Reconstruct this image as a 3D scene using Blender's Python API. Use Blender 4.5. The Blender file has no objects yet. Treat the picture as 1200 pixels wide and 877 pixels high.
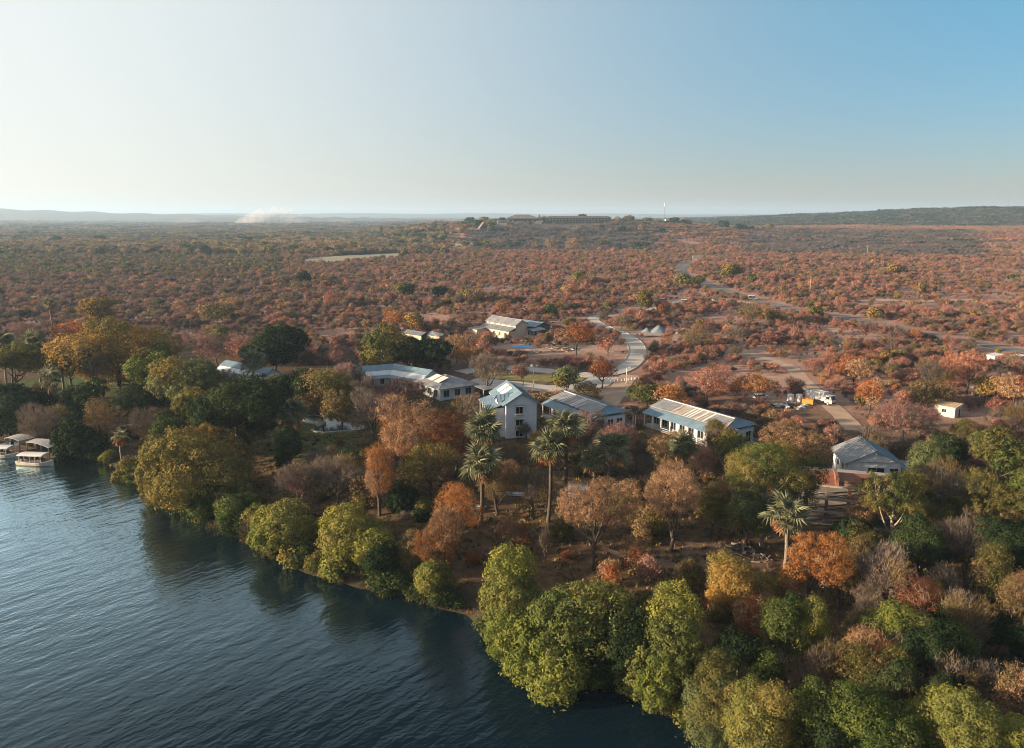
import bpy, math, random
import numpy as np
from mathutils import Vector, Matrix

# ------------------------------------------------------------------ camera, sky, sun, exposure
SC = bpy.context.scene
COL = SC.collection
R = math.radians
W0, H0, FPX = 1200.0, 877.0, 924.0
CAMZ = 54.0
PITCH = math.atan((438.5 - 252.0) / FPX)
cam_d = bpy.data.cameras.new('camera')
cam = bpy.data.objects.new('camera', cam_d)
COL.objects.link(cam)
cam.location = (0, 0, CAMZ)
cam.rotation_euler = (math.pi / 2 - PITCH, 0, 0)
cam_d.sensor_fit = 'HORIZONTAL'
cam_d.sensor_width = 36.0
cam_d.lens = 36.0 * FPX / W0
cam_d.clip_start = 0.5
cam_d.clip_end = 60000
SC.camera = cam

SUN_EL, SUN_BACK = R(11.0), R(11.0)
sdir = Vector((-math.cos(SUN_EL) * math.cos(SUN_BACK), -math.cos(SUN_EL) * math.sin(SUN_BACK), math.sin(SUN_EL)))
world = bpy.data.worlds.new('World')
SC.world = world
world.use_nodes = True
wn = world.node_tree
bg = wn.nodes['Background']
sky = wn.nodes.new('ShaderNodeTexSky')
sky.sky_type = 'NISHITA'
sky.sun_disc = False
sky.sun_elevation = SUN_EL
sky.sun_rotation = math.atan2(sdir.x, sdir.y)
sky.altitude = 300
sky.air_density = 1.0
sky.dust_density = 0.4
sky.ozone_density = 2.0
# broad pale aerosol glow of the whole sky towards the low sun
SKYS = 0.05
GLOW = 0.237
tcw = wn.nodes.new('ShaderNodeTexCoord')
dt = wn.nodes.new('ShaderNodeVectorMath'); dt.operation = 'DOT_PRODUCT'; dt.inputs[1].default_value = (-math.cos(SUN_EL) * math.cos(R(4)), -math.cos(SUN_EL) * math.sin(R(4)), math.sin(SUN_EL))
wn.links.new(tcw.outputs['Generated'], dt.inputs[0])
def wmath(op, a, b):
    q = wn.nodes.new('ShaderNodeMath'); q.operation = op; wn.links.new(a, q.inputs[0]); q.inputs[1].default_value = b; return q.outputs[0]
g0 = wmath('POWER', wmath('MAXIMUM', wmath('MULTIPLY', wmath('ADD', dt.outputs['Value'], .75), 1 / 1.75), 0.0), 1.2)
mrg = wn.nodes.new('ShaderNodeMapRange'); mrg.interpolation_type = 'SMOOTHSTEP'; mrg.inputs[1].default_value = 0.0; mrg.inputs[2].default_value = 0.75; wn.links.new(g0, mrg.inputs[0]); g0 = mrg.outputs[0]
gl = wmath('MULTIPLY', g0, GLOW / SKYS)
gc = wn.nodes.new('ShaderNodeVectorMath'); gc.operation = 'SCALE'; gc.inputs[0].default_value = (1.03, 0.98, 0.885); wn.links.new(gl, gc.inputs['Scale'])
sx = wn.nodes.new('ShaderNodeSeparateXYZ'); wn.links.new(tcw.outputs['Generated'], sx.inputs[0])
gt = wn.nodes.new('ShaderNodeMixRGB'); gt.inputs[1].default_value = (0.51, 0.465, 0.64, 1); gt.inputs[2].default_value = (0.42, 0.78, 0.86, 1); gt.use_clamp = False
wn.links.new(wmath('MINIMUM', wmath('MAXIMUM', wmath('MULTIPLY', sx.outputs[2], 4.5), 0.0), 1.0), gt.inputs[0])
gs = wn.nodes.new('ShaderNodeVectorMath'); gs.operation = 'MULTIPLY'; wn.links.new(gt.outputs[0], gs.inputs[1]); wn.links.new(sky.outputs[0], gs.inputs[0])
gk = wmath('ADD', wmath('MULTIPLY', g0, -.66), 1.0)
gm = wn.nodes.new('ShaderNodeVectorMath'); gm.operation = 'SCALE'; wn.links.new(gs.outputs[0], gm.inputs[0]); wn.links.new(gk, gm.inputs['Scale'])
ga = wn.nodes.new('ShaderNodeVectorMath'); ga.operation = 'ADD'; wn.links.new(gm.outputs[0], ga.inputs[0]); wn.links.new(gc.outputs[0], ga.inputs[1])
wn.links.new(ga.outputs[0], bg.inputs[0])
bg.inputs[1].default_value = SKYS
sun_d = bpy.data.lights.new('sun', 'SUN')
sun_d.energy = 5.0
sun_d.angle = R(0.55)
sun_d.color = (1.0, 0.75, 0.49)
sun = bpy.data.objects.new('sun', sun_d)
COL.objects.link(sun)
sun.rotation_euler = sdir.to_track_quat('Z', 'Y').to_euler()
SC.view_settings.view_transform = 'Standard'
SC.view_settings.look = 'None'
SC.view_settings.gamma = 1.0
SC.view_settings.use_curve_mapping = False
SC.view_settings.exposure = 1.8
SC.render.engine = 'CYCLES'
cy = SC.cycles
cy.use_denoising = True
SC.cycles.pixel_filter_type = 'BLACKMAN_HARRIS'
SC.cycles.filter_width = 1.0
cy.denoising_input_passes = 'RGB_ALBEDO_NORMAL'
cy.denoising_prefilter = 'ACCURATE'
cy.max_bounces = 5
cy.diffuse_bounces = 3
cy.glossy_bounces = 2
cy.transmission_bounces = 3
cy.transparent_max_bounces = 6
cy.volume_bounces = 0
cy.caustics_reflective = False
cy.caustics_refractive = False

rng = np.random.default_rng(7)
random.seed(7)

# ------------------------------------------------------------------ projection helpers
cp, sp = math.cos(PITCH), math.sin(PITCH)
def ray(px, py):
    u = (px - W0 / 2) / FPX
    v = (H0 / 2 - py) / FPX
    return (u, cp + v * sp, -sp + v * cp)
def at_z(px, py, z):
    d = ray(px, py)
    t = (z - CAMZ) / d[2]
    return (d[0] * t, d[1] * t)
def project(x, y, z):
    dz = z - CAMZ
    dep = y * cp - dz * sp
    up = y * sp + dz * cp
    return W0 / 2 + FPX * x / dep, H0 / 2 - FPX * up / dep
def depth(y, z):
    return y * cp - (z - CAMZ) * sp

# ------------------------------------------------------------------ shoreline and land height
shore_px = [(-700, 486), (-400, 499), (-200, 508), (0, 516), (60, 522), (110, 540), (150, 556), (185, 588), (225, 608), (275, 628),
            (330, 655), (385, 676), (440, 692), (490, 702), (540, 722), (585, 752), (640, 792), (700, 806), (750, 812), (790, 836), (822, 868), (850, 905), (880, 960)]
SHORE = [at_z(a, b, 0.0) for a, b in shore_px]
SHORE = [(-2600.0, 420.0), (-1200.0, 330.0)] + SHORE + [(60.0, 20.0), (140.0, -60.0), (400.0, -300.0), (3000.0, -2500.0)]
SH = np.array(SHORE)
LANDPOLY = np.array(SHORE + [(30000.0, -2500.0), (30000.0, 30000.0), (-30000.0, 30000.0), (-30000.0, 420.0)])
def seg_dist(x, y, pts):
    best = np.full(np.shape(x), 1e9)
    for i in range(len(pts) - 1):
        ax, ay = pts[i]; bx, by = pts[i + 1]
        dx, dy = bx - ax, by - ay
        t = np.clip(((x - ax) * dx + (y - ay) * dy) / (dx * dx + dy * dy + 1e-9), 0, 1)
        best = np.minimum(best, np.hypot(x - ax - t * dx, y - ay - t * dy))
    return best
def in_poly(x, y, P):
    ins = np.zeros(np.shape(x), bool)
    n = len(P)
    for i in range(n):
        ax, ay = P[i]; bx, by = P[(i + 1) % n]
        if ay == by: continue
        c = ((ay > y) != (by > y)) & (x < (bx - ax) * (y - ay) / (by - ay) + ax)
        ins ^= c
    return ins
def shore_s(x, y):
    d = seg_dist(x, y, SH)
    return np.where(in_poly(x, y, LANDPOLY), d, -d)
def smooth(a, b, v):
    t = np.clip((v - a) / (b - a), 0, 1)
    return t * t * (3 - 2 * t)
def wob(x, y, s, k):
    return np.sin(x / s + k) * np.cos(y / (s * 1.31) + 1.7 * k) + 0.5 * np.sin(x / (s * 0.47) - y / (s * 0.61) + 2.3 * k)
def land(x, y):
    x = np.asarray(x, float); y = np.asarray(y, float)
    s = shore_s(x, y) + 1.2 * wob(x, y, 5.0, 1.0)
    h = -2.2 + 3.6 * smooth(-5, 4, s) + 2.4 * smooth(3, 32, s)
    r = np.hypot(x, y)
    inl = smooth(8, 60, s)
    h = h + inl * (0.25 * wob(x, y, 38.0, 0.4) + 3.0 * smooth(150, 900, r))
    az = np.where(y > 1, x / np.maximum(y, 1), 9.0)
    far = smooth(450, 1000, r)
    h = h + far * 1.6 * wob(x, y, 170.0, 2.0) * smooth(400, 1500, r)
    # lodge hill, slope towards the river
    h = h + 33 * np.exp(-((az - 0.06) / 0.19) ** 4) * smooth(1120, 1480, r) * (1 - 0.75 * smooth(1800, 3000, r))
    h = h + 17 * smooth(0.12, 0.36, az) * (1 - smooth(1.5, 2.4, az)) * smooth(1150, 1700, r)
    # wooded ridge at the right
    h = h + 46 * smooth(0.10, 0.62, az) * (1 - smooth(1.6, 2.6, az)) * smooth(2300, 3000, r) * (1 - 0.6 * smooth(3600, 5200, r))
    h = h - 16 * smooth(-0.25, -0.55, az) * smooth(900, 2500, r) * 0.3
    h = h + 9 * wob(x, y, 900.0, 3.0) * smooth(3000, 7000, r)
    return h
def gh(x, y):
    return float(land(np.array([x]), np.array([y]))[0])
def gp(px, py):
    z = 4.0
    for _ in range(14):
        x, y = at_z(px, py, z)
        zn = max(gh(x, y), 0.0)
        z = 0.5 * z + 0.5 * zn
    x, y = at_z(px, py, z)
    return Vector((x, y, gh(x, y)))

# ------------------------------------------------------------------ materials
MATS = {}
def mat(name, col, rough=0.8, noise=None, col2=None, scale=1.0, metal=0.0, bump=0.0, spec=0.3):
    m = bpy.data.materials.new(name); m.use_nodes = True
    nt = m.node_tree; b = nt.nodes['Principled BSDF']
    b.inputs['Roughness'].default_value = rough
    b.inputs['Metallic'].default_value = metal
    b.inputs['Specular IOR Level'].default_value = spec
    b.inputs['Base Color'].default_value = (*col, 1)
    if col2 is not None:
        tc = nt.nodes.new('ShaderNodeTexCoord')
        n = nt.nodes.new('ShaderNodeTexNoise'); n.inputs['Scale'].default_value = scale; n.inputs['Detail'].default_value = 6
        nt.links.new(tc.outputs['Object'], n.inputs['Vector'])
        rp = nt.nodes.new('ShaderNodeValToRGB')
        rp.color_ramp.elements[0].position = 0.32; rp.color_ramp.elements[0].color = (*col, 1)
        rp.color_ramp.elements[1].position = 0.68; rp.color_ramp.elements[1].color = (*col2, 1)
        nt.links.new(n.outputs['Fac'], rp.inputs['Fac'])
        nt.links.new(rp.outputs['Color'], b.inputs['Base Color'])
        if bump:
            bp = nt.nodes.new('ShaderNodeBump'); bp.inputs['Strength'].default_value = bump; bp.inputs['Distance'].default_value = 0.1
            nt.links.new(n.outputs['Fac'], bp.inputs['Height']); nt.links.new(bp.outputs['Normal'], b.inputs['Normal'])
    MATS[name] = m
    return m
def leafmat(name, c0, c1, c2, trans=0.3):
    """three leaf colours picked by the per-leaf attribute 'v', a little random shift per plant"""
    m = bpy.data.materials.new(name); m.use_nodes = True
    nt = m.node_tree; nt.nodes.clear()
    out = nt.nodes.new('ShaderNodeOutputMaterial')
    at = nt.nodes.new('ShaderNodeAttribute'); at.attribute_name = 'v'
    oi = nt.nodes.new('ShaderNodeObjectInfo')
    ma = nt.nodes.new('ShaderNodeMath'); ma.operation = 'MULTIPLY_ADD'
    ma.inputs[1].default_value = 0.5; ma.inputs[2].default_value = -0.25
    nt.links.new(oi.outputs['Random'], ma.inputs[0])
    ad = nt.nodes.new('ShaderNodeMath'); ad.operation = 'ADD'
    nt.links.new(at.outputs['Fac'], ad.inputs[0]); nt.links.new(ma.outputs[0], ad.inputs[1])
    rp = nt.nodes.new('ShaderNodeValToRGB')
    e = rp.color_ramp.elements
    e[0].position = 0.1; e[0].color = (*c0, 1); e[1].position = 0.95; e[1].color = (*c2, 1)
    mid = e.new(0.5); mid.color = (*c1, 1)
    nt.links.new(ad.outputs[0], rp.inputs['Fac'])
    df = nt.nodes.new('ShaderNodeBsdfDiffuse'); tr = nt.nodes.new('ShaderNodeBsdfTranslucent')
    mx = nt.nodes.new('ShaderNodeMixShader'); mx.inputs[0].default_value = trans
    nt.links.new(rp.outputs[0], df.inputs[0]); nt.links.new(rp.outputs[0], tr.inputs[0])
    nt.links.new(df.outputs[0], mx.inputs[1]); nt.links.new(tr.outputs[0], mx.inputs[2])
    nt.links.new(mx.outputs[0], out.inputs[0])
    MATS[name] = m
    return m
leafmat('leaf_green', (.026, .046, .016), (.08, .10, .031), (.195, .18, .052), .25)
leafmat('leaf_dark', (.012, .025, .012), (.026, .042, .019), (.055, .07, .028))
leafmat('leaf_bright', (.036, .064, .018), (.105, .13, .031), (.235, .22, .052), .25)
leafmat('leaf_olive', (.045, .052, .02), (.12, .108, .036), (.24, .185, .055), .25)
leafmat('leaf_ochre', (.09, .07, .024), (.20, .13, .04), (.33, .205, .06))
leafmat('leaf_orange', (.14, .068, .028), (.27, .118, .042), (.39, .185, .068))
leafmat('leaf_tan', (0.148, 0.090, 0.056), (0.295, 0.180, 0.107), (0.394, 0.254, 0.148))
leafmat('leaf_rust', (0.131, 0.051, 0.025), (0.254, 0.094, 0.041), (0.344, 0.139, 0.061))
leafmat('leaf_russet', (.195, .085, .062), (.31, .14, .097), (.42, .205, .135), .25)
leafmat('leaf_mauve', (.16, .088, .078), (.25, .138, .118), (.35, .20, .16), .25)
leafmat('leaf_twig', (.092, .075, .064), (.15, .12, .10), (.22, .175, .145), .2)
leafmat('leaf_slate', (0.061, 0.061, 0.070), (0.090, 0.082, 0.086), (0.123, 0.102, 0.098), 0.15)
leafmat('leaf_red', (0.098, 0.029, 0.023), (0.148, 0.049, 0.037), (0.197, 0.082, 0.057))
leafmat('leaf_sage', (.04, .058, .028), (.095, .115, .05), (.19, .19, .08), .25)
leafmat('leaf_dry', (0.090, 0.070, 0.034), (0.164, 0.119, 0.059), (0.246, 0.172, 0.090), 0.20)
leafmat('palm_green', (0.074, 0.086, 0.049), (0.156, 0.168, 0.102), (0.279, 0.271, 0.164), 0.40)
leafmat('palm_dead', (0.131, 0.070, 0.033), (0.246, 0.123, 0.057), (0.328, 0.180, 0.090), 0.20)
mat('bark_dark', (.035, .027, .022), .9, col2=(.085, .065, .05), scale=3, bump=.4)
mat('bark_pale', (.17, .14, .11), .9, col2=(.30, .25, .20), scale=3, bump=.3)
mat('bark_palm', (.09, .075, .06), .9, col2=(.20, .17, .14), scale=4, bump=.4)
mat('wall_white', (.44, .45, .48), .8, col2=(.53, .54, .56), scale=.6)
mat('wall_cream', (.42, .32, .24), .85, col2=(.52, .40, .30), scale=.5)
mat('wall_brick', (.15, .07, .048), .9, col2=(.22, .105, .07), scale=1.5)
mat('concrete', (.20, .18, .17), .9, col2=(.30, .27, .25), scale=.8, bump=.2)
mat('concrete_dark', (.075, .065, .06), .9, col2=(.14, .12, .11), scale=.8)
mat('roof_blue', (.095, .16, .22), .55, col2=(.15, .22, .28), scale=.5, spec=.5)
mat('roof_grey', (.13, .14, .16), .55, col2=(.23, .235, .25), scale=.5, spec=.5)
mat('roof_sheet_worn', (.24, .21, .19), .6, col2=(.36, .32, .29), scale=.7)
mat('roof_sheet_white', (.40, .385, .37), .55, col2=(.54, .525, .51), scale=.8)
mat('roof_underlay', (.20, .175, .16), .85, col2=(.33, .295, .27), scale=.45)
mat('roof_red', (.14, .055, .035), .8, col2=(.20, .08, .05), scale=1.2)
mat('thatch', (.09, .08, .075), .95, col2=(.15, .13, .12), scale=.5, bump=.5)
mat('shade_net', (.20, .20, .21), .8, col2=(.34, .34, .35), scale=2.5)
mat('timber', (.085, .06, .042), .85, col2=(.15, .105, .07), scale=2)
mat('timber_pale', (.34, .24, .15), .85, col2=(.44, .33, .22), scale=2)
mat('glass_dark', (.015, .018, .022), .12, spec=.6)
mat('frame_white', (.48, .49, .50), .6)
mat('paint_white', (.60, .60, .59), .4, col2=(.52, .51, .49), scale=1.2)
mat('paint_cream', (.46, .42, .36), .5, col2=(.38, .35, .29), scale=1.2)
mat('paint_blue', (.02, .22, .50), .5)
mat('paint_red', (.40, .05, .035), .5)
mat('paint_orange', (.55, .24, .05), .6)
mat('paint_green_dark', (.03, .05, .045), .5)
mat('black', (.012, .012, .012), .6)
mat('tyre', (.02, .02, .02), .9)
mat('steel', (.30, .30, .30), .5, metal=.4)
mat('road', (.31, .285, .26), .85, col2=(.39, .36, .33), scale=.25, bump=.1)
mat('asphalt', (.11, .105, .105), .85, col2=(.155, .145, .14), scale=.2)
mat('dirt', (.27, .19, .14), .95, col2=(.36, .26, .195), scale=.25, bump=.3)
mat('coping', (.22, .20, .18), .85, col2=(.28, .26, .23), scale=1)
mat('path_soil', (.12, .075, .05), .95, col2=(.19, .125, .085), scale=.8, bump=.3)
mat('kerb', (.30, .27, .24), .85, col2=(.38, .35, .31), scale=1)
mat('lawn', (.09, .10, .025), .95, col2=(.19, .16, .045), scale=.5, bump=.5)
mat('field', (.17, .17, .11), .95, col2=(.25, .235, .16), scale=.03)
mat('gravel_blue', (.11, .14, .18), .9, col2=(.17, .20, .24), scale=2, bump=.5)
mat('sand_tan', (.36, .23, .15), .95, col2=(.44, .30, .20), scale=1, bump=.4)
mat('soil_heap', (.10, .06, .042), .95, col2=(.17, .10, .07), scale=.8, bump=.5)
mat('stone', (.20, .18, .165), .9, col2=(.30, .27, .25), scale=1.2, bump=.4)

# ------------------------------------------------------------------ object helpers
def tag(o, label=None, cat=None, group=None, kind=None):
    if label: o['label'] = label
    if cat: o['category'] = cat
    if group: o['group'] = group
    if kind: o['kind'] = kind
    return o
def empty(name, loc, rz=0.0, sc=None):
    o = bpy.data.objects.new(name, None); COL.objects.link(o)
    o.location = loc; o.rotation_euler = (0, 0, rz)
    if sc: o.scale = sc
    o.empty_display_size = 0.5
    return o
def mesh_np(name, V, F, m=None, smooth_=False, v=None):
    """V (n,3) array, F list of (k, array of faces with k corners)"""
    me = bpy.data.meshes.new(name)
    V = np.asarray(V, np.float32)
    me.vertices.add(len(V)); me.vertices.foreach_set('co', V.ravel())
    loops = np.concatenate([np.asarray(f, np.int32).ravel() for f in F])
    sizes = np.concatenate([np.full(len(f), np.asarray(f).shape[1], np.int32) for f in F])
    starts = np.concatenate([[0], np.cumsum(sizes)[:-1]]).astype(np.int32)
    me.loops.add(len(loops)); me.loops.foreach_set('vertex_index', loops)
    me.polygons.add(len(sizes)); me.polygons.foreach_set('loop_start', starts); me.polygons.foreach_set('loop_total', sizes)
    if smooth_: me.polygons.foreach_set('use_smooth', np.ones(len(sizes), bool))
    me.update(calc_edges=True)
    if v is not None:
        a = me.attributes.new('v', 'FLOAT', 'FACE'); a.data.foreach_set('value', np.asarray(v, np.float32))
    if m: me.materials.append(MATS[m] if isinstance(m, str) else m)
    return me
def link(name, me, parent=None, loc=None):
    o = bpy.data.objects.new(name, me); COL.objects.link(o)
    if parent is not None: o.parent = parent
    if loc is not None: o.location = loc
    return o
class MB:
    def __init__(s): s.V = []; s.F = []
    def add(s, vs, fs):
        n = len(s.V); s.V += [tuple(v) for v in vs]; s.F += [tuple(n + i for i in f) for f in fs]; return s
    def box(s, c, d, rz=0.0):
        cx, cy_, cz = c; hx, hy, hz = d[0] / 2, d[1] / 2, d[2] / 2
        cr, sr = math.cos(rz), math.sin(rz); vs = []
        for dz in (-hz, hz):
            for dx, dy in ((-hx, -hy), (hx, -hy), (hx, hy), (-hx, hy)):
                vs.append((cx + dx * cr - dy * sr, cy_ + dx * sr + dy * cr, cz + dz))
        return s.add(vs, [(3, 2, 1, 0), (4, 5, 6, 7), (0, 1, 5, 4), (1, 2, 6, 5), (2, 3, 7, 6), (3, 0, 4, 7)])
    def slab(s, q, th):
        """quad of four points (counter-clockwise seen from outside) thickened inward"""
        p = [Vector(a) for a in q]
        n = (p[1] - p[0]).cross(p[2] - p[0]).normalized() * th
        k = len(p); vs = [tuple(a) for a in p] + [tuple(a - n) for a in p]
        fs = [tuple(range(k)), tuple(range(2 * k - 1, k - 1, -1))] + [(i, k + i, k + (i + 1) % k, (i + 1) % k) for i in range(k)]
        return s.add(vs, fs)
    def ribbed(s, q, th, pitch=.8, rib=.05):
        """roof slope: q[0],q[1] along the eave, q[2],q[3] along the ridge; raised seams run up the slope"""
        s.slab(q, th)
        p = [Vector(a) for a in q]
        n = (p[1] - p[0]).cross(p[2] - p[0]).normalized()
        L = (p[1] - p[0]).length; k = max(2, int(L / pitch))
        u = (p[1] - p[0]).normalized() * .035
        for i in range(k + 1):
            t = i / k
            a = p[0].lerp(p[1], t); b = p[3].lerp(p[2], t)
            t2 = min(max(t, .01), .99)
            a = p[0].lerp(p[1], t2); b = p[3].lerp(p[2], t2)
            vs = [a - u, a + u, b + u, b - u, a - u + n * rib, a + u + n * rib, b + u + n * rib, b - u + n * rib]
            s.add([tuple(x) for x in vs], [(4, 5, 6, 7), (0, 1, 5, 4), (1, 2, 6, 5), (2, 3, 7, 6), (3, 0, 4, 7)])
        return s
    def prism(s, prof, y0, y1):
        """profile in local x,z extruded along y"""
        k = len(prof)
        vs = [(x, y0, z) for x, z in prof] + [(x, y1, z) for x, z in prof]
        fs = [tuple(range(k)), tuple(range(2 * k - 1, k - 1, -1))] + [(i, k + i, k + (i + 1) % k, (i + 1) % k) for i in range(k)]
        return s.add(vs, fs)
    def tube(s, pts, rads, n=6, cap=True):
        P = [Vector(p) for p in pts]; base = len(s.V); vs = []
        for i, p in enumerate(P):
            t = (P[min(i + 1, len(P) - 1)] - P[max(i - 1, 0)]).normalized()
            a = t.orthogonal().normalized() if abs(t.z) < .9 else Vector((1, 0, 0)).cross(t).normalized()
            b = t.cross(a)
            for k in range(n):
                w = 2 * math.pi * k / n
                vs.append(tuple(p + (a * math.cos(w) + b * math.sin(w)) * rads[i]))
        fs = []
        for i in range(len(P) - 1):
            for k in range(n):
                fs.append((i * n + k, i * n + (k + 1) % n, (i + 1) * n + (k + 1) % n, (i + 1) * n + k))
        if cap: fs.append(tuple((len(P) - 1) * n + k for k in range(n))); fs.append(tuple(range(n - 1, -1, -1)))
        return s.add(vs, fs)
    def loft(s, rings, cap=True):
        n = len(rings[0]); vs = [p for r in rings for p in r]; fs = []
        for i in range(len(rings) - 1):
            for k in range(n):
                fs.append((i * n + k, i * n + (k + 1) % n, (i + 1) * n + (k + 1) % n, (i + 1) * n + k))
        if cap: fs.append(tuple((len(rings) - 1) * n + k for k in range(n))); fs.append(tuple(range(n - 1, -1, -1)))
        return s.add(vs, fs)
    def mesh(s, name, m, smooth_=False):
        me = bpy.data.meshes.new(name); me.from_pydata(s.V, [], s.F); me.update()
        if smooth_: me.polygons.foreach_set('use_smooth', np.ones(len(me.polygons), bool))
        me.materials.append(MATS[m]); return me
    def build(s, name, m, parent=None, smooth_=False, loc=None):
        return link(name, s.mesh(name, m, smooth_), parent, loc)
def copy_tree(o, parent=None):
    c = o.copy(); COL.objects.link(c); c.parent = parent
    for ch in list(o.children): copy_tree(ch, c)
    return c
# ------------------------------------------------------------------ ground sheet
def SLOPE_MASK(x, y):  # mask of two far slope bands where the ground colour is darker
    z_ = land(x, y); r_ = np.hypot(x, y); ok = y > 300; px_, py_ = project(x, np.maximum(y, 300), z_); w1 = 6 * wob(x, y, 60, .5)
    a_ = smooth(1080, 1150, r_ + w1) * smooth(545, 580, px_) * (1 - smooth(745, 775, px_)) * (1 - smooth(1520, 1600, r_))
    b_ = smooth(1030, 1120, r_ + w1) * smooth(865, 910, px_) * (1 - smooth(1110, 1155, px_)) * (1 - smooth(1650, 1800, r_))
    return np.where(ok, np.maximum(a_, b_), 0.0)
def terrain():
    th = np.concatenate([np.linspace(-180, -46, 60, endpoint=False), np.linspace(-46, 46, 330, endpoint=False), np.linspace(46, 180, 60, endpoint=False)])
    rr = np.concatenate([[8.0, 25.0, 45.0], np.geomspace(58, 16000, 300)])
    T, Rr = np.meshgrid(np.radians(th), rr)
    X = Rr * np.sin(T); Y = Rr * np.cos(T)
    Z = land(X.ravel(), Y.ravel()).reshape(X.shape)
    n, m = X.shape
    V = np.stack([X.ravel(), Y.ravel(), Z.ravel()], 1)
    V = np.vstack([V, [[0, 0, gh(0, 0)]]])
    i = np.arange(n - 1)[:, None]; j = np.arange(m)[None, :]
    a = i * m + j; b = i * m + (j + 1) % m
    F = np.stack([a, b, b + m, a + m], -1).reshape(-1, 4)[:, ::-1]
    j = np.arange(m)
    F3 = np.stack([np.full(m, n * m), (j + 1) % m, j], 1)[:, ::-1]
    me = mesh_np('ground', V, [(F), (F3)], None, True)
    x, y = V[:, 0], V[:, 1]
    s = shore_s(x, y)
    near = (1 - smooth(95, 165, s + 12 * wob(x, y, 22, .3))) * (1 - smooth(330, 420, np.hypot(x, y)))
    lawn = np.zeros(len(x)); bare = np.zeros(len(x))
    for px, py, rad, k in LAWNS:
        p = gp(px, py); lawn = np.maximum(lawn, k * (1 - smooth(rad * .5, rad, np.hypot(x - p.x, y - p.y) + 2 * wob(x, y, 6, 1.1))))
    for px, py, rad, k in BARES:
        p = gp(px, py); bare = np.maximum(bare, k * (1 - smooth(rad * .5, rad, np.hypot(x - p.x, y - p.y) + 2 * wob(x, y, 7, 2.1))))
    far = smooth(2300, 4000, np.hypot(x, y))
    for nm, arr in (('dark_slope', SLOPE_MASK(x, y)), ('mud', 1 - smooth(2.0, 9.0, s + 2 * wob(x, y, 4, .7))), ('near', near), ('lawn', lawn), ('bare', bare), ('far', far)):
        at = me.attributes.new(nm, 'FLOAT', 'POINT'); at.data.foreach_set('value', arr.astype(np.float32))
    m_ = bpy.data.materials.new('ground'); m_.use_nodes = True; nt = m_.node_tree; N = nt.nodes; L = nt.links
    bs = N['Principled BSDF']; bs.inputs['Roughness'].default_value = .95; bs.inputs['Specular IOR Level'].default_value = .1
    geo = N.new('ShaderNodeNewGeometry')
    def noise(scale, det=8, rough=.6):
        q = N.new('ShaderNodeTexNoise'); q.inputs['Scale'].default_value = scale; q.inputs['Detail'].default_value = det; q.inputs['Roughness'].default_value = rough
        L.new(geo.outputs['Position'], q.inputs['Vector']); return q
    def ramp(src, stops):
        r = N.new('ShaderNodeValToRGB'); e = r.color_ramp.elements
        e[0].position, e[0].color = stops[0][0], (*stops[0][1], 1); e[1].position, e[1].color = stops[-1][0], (*stops[-1][1], 1)
        for p, c in stops[1:-1]:
            k = e.new(p); k.color = (*c, 1)
        L.new(src, r.inputs[0]); return r.outputs[0]
    def mix(f, a, b):
        x = N.new('ShaderNodeMixRGB'); L.new(f, x.inputs[0]); L.new(a, x.inputs[1]); L.new(b, x.inputs[2]); return x.outputs[0]
    def attr(n):
        a = N.new('ShaderNodeAttribute'); a.attribute_name = n; return a.outputs['Fac']
    n1 = noise(.035); n2 = noise(.6); n3 = noise(.11)
    plain = mix(n1.outputs[0], ramp(n2.outputs[0], [(.3, (.23, .135, .105)), (.5, (.32, .205, .165)), (.7, (.40, .29, .24))]),
                ramp(n3.outputs[0], [(.35, (.19, .10, .075)), (.6, (.28, .165, .125)), (.75, (.40, .31, .265))]))
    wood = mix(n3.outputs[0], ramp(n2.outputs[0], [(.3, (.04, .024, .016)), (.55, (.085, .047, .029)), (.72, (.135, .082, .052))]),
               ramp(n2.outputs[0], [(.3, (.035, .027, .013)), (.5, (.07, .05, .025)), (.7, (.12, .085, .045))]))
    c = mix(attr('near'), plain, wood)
    c = mix(attr('lawn'), c, ramp(n2.outputs[0], [(.3, (.03, .05, .014)), (.7, (.075, .10, .026))]))
    c = mix(attr('bare'), c, ramp(n2.outputs[0], [(.3, (.26, .17, .13)), (.7, (.37, .265, .21))]))
    c = mix(attr('far'), c, ramp(noise(.012).outputs[0], [(.3, (.035, .038, .026)), (.5, (.06, .055, .036)), (.72, (.13, .095, .06))]))
    c = mix(attr('dark_slope'), c, ramp(n2.outputs[0], [(.3, (.05, .045, .045)), (.7, (.095, .08, .075))]))
    c = mix(attr('mud'), c, ramp(n2.outputs[0], [(.3, (.022, .018, .012)), (.7, (.06, .045, .028))]))
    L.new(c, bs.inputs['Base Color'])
    bp = N.new('ShaderNodeBump'); bp.inputs['Strength'].default_value = .6; bp.inputs['Distance'].default_value = .3
    L.new(n2.outputs[0], bp.inputs['Height']); L.new(bp.outputs[0], bs.inputs['Normal'])
    me.materials.append(m_)
    tag(link('ground', me), kind='structure')
LAWNS = [(20, 462, 22, 1), (70, 455, 26, .9), (110, 452, 18, .8), (420, 492, 14, .9), (360, 520, 16, .7), (380, 505, 14, .8), (1080, 600, 12, .8)]
BARES = [(640, 405, 26, .95), (600, 405, 22, .95), (670, 408, 16, .9), (570, 412, 14, .8), (735, 385, 16, .8), (770, 392, 16, .9), (810, 395, 12, .8), (720, 460, 9, .9), (725, 478, 8, .7), (920, 470, 10, .6),
         (265, 328, 12, .8), (250, 330, 10, .6), (800, 355, 22, .8), (870, 350, 14, .7), (1000, 372, 10, .6), (500, 390, 12, .7), (700, 475, 8, .5), (1150, 478, 16, .5), (830, 655, 8, .3), (770, 655, 6, .3)]
terrain()

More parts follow.
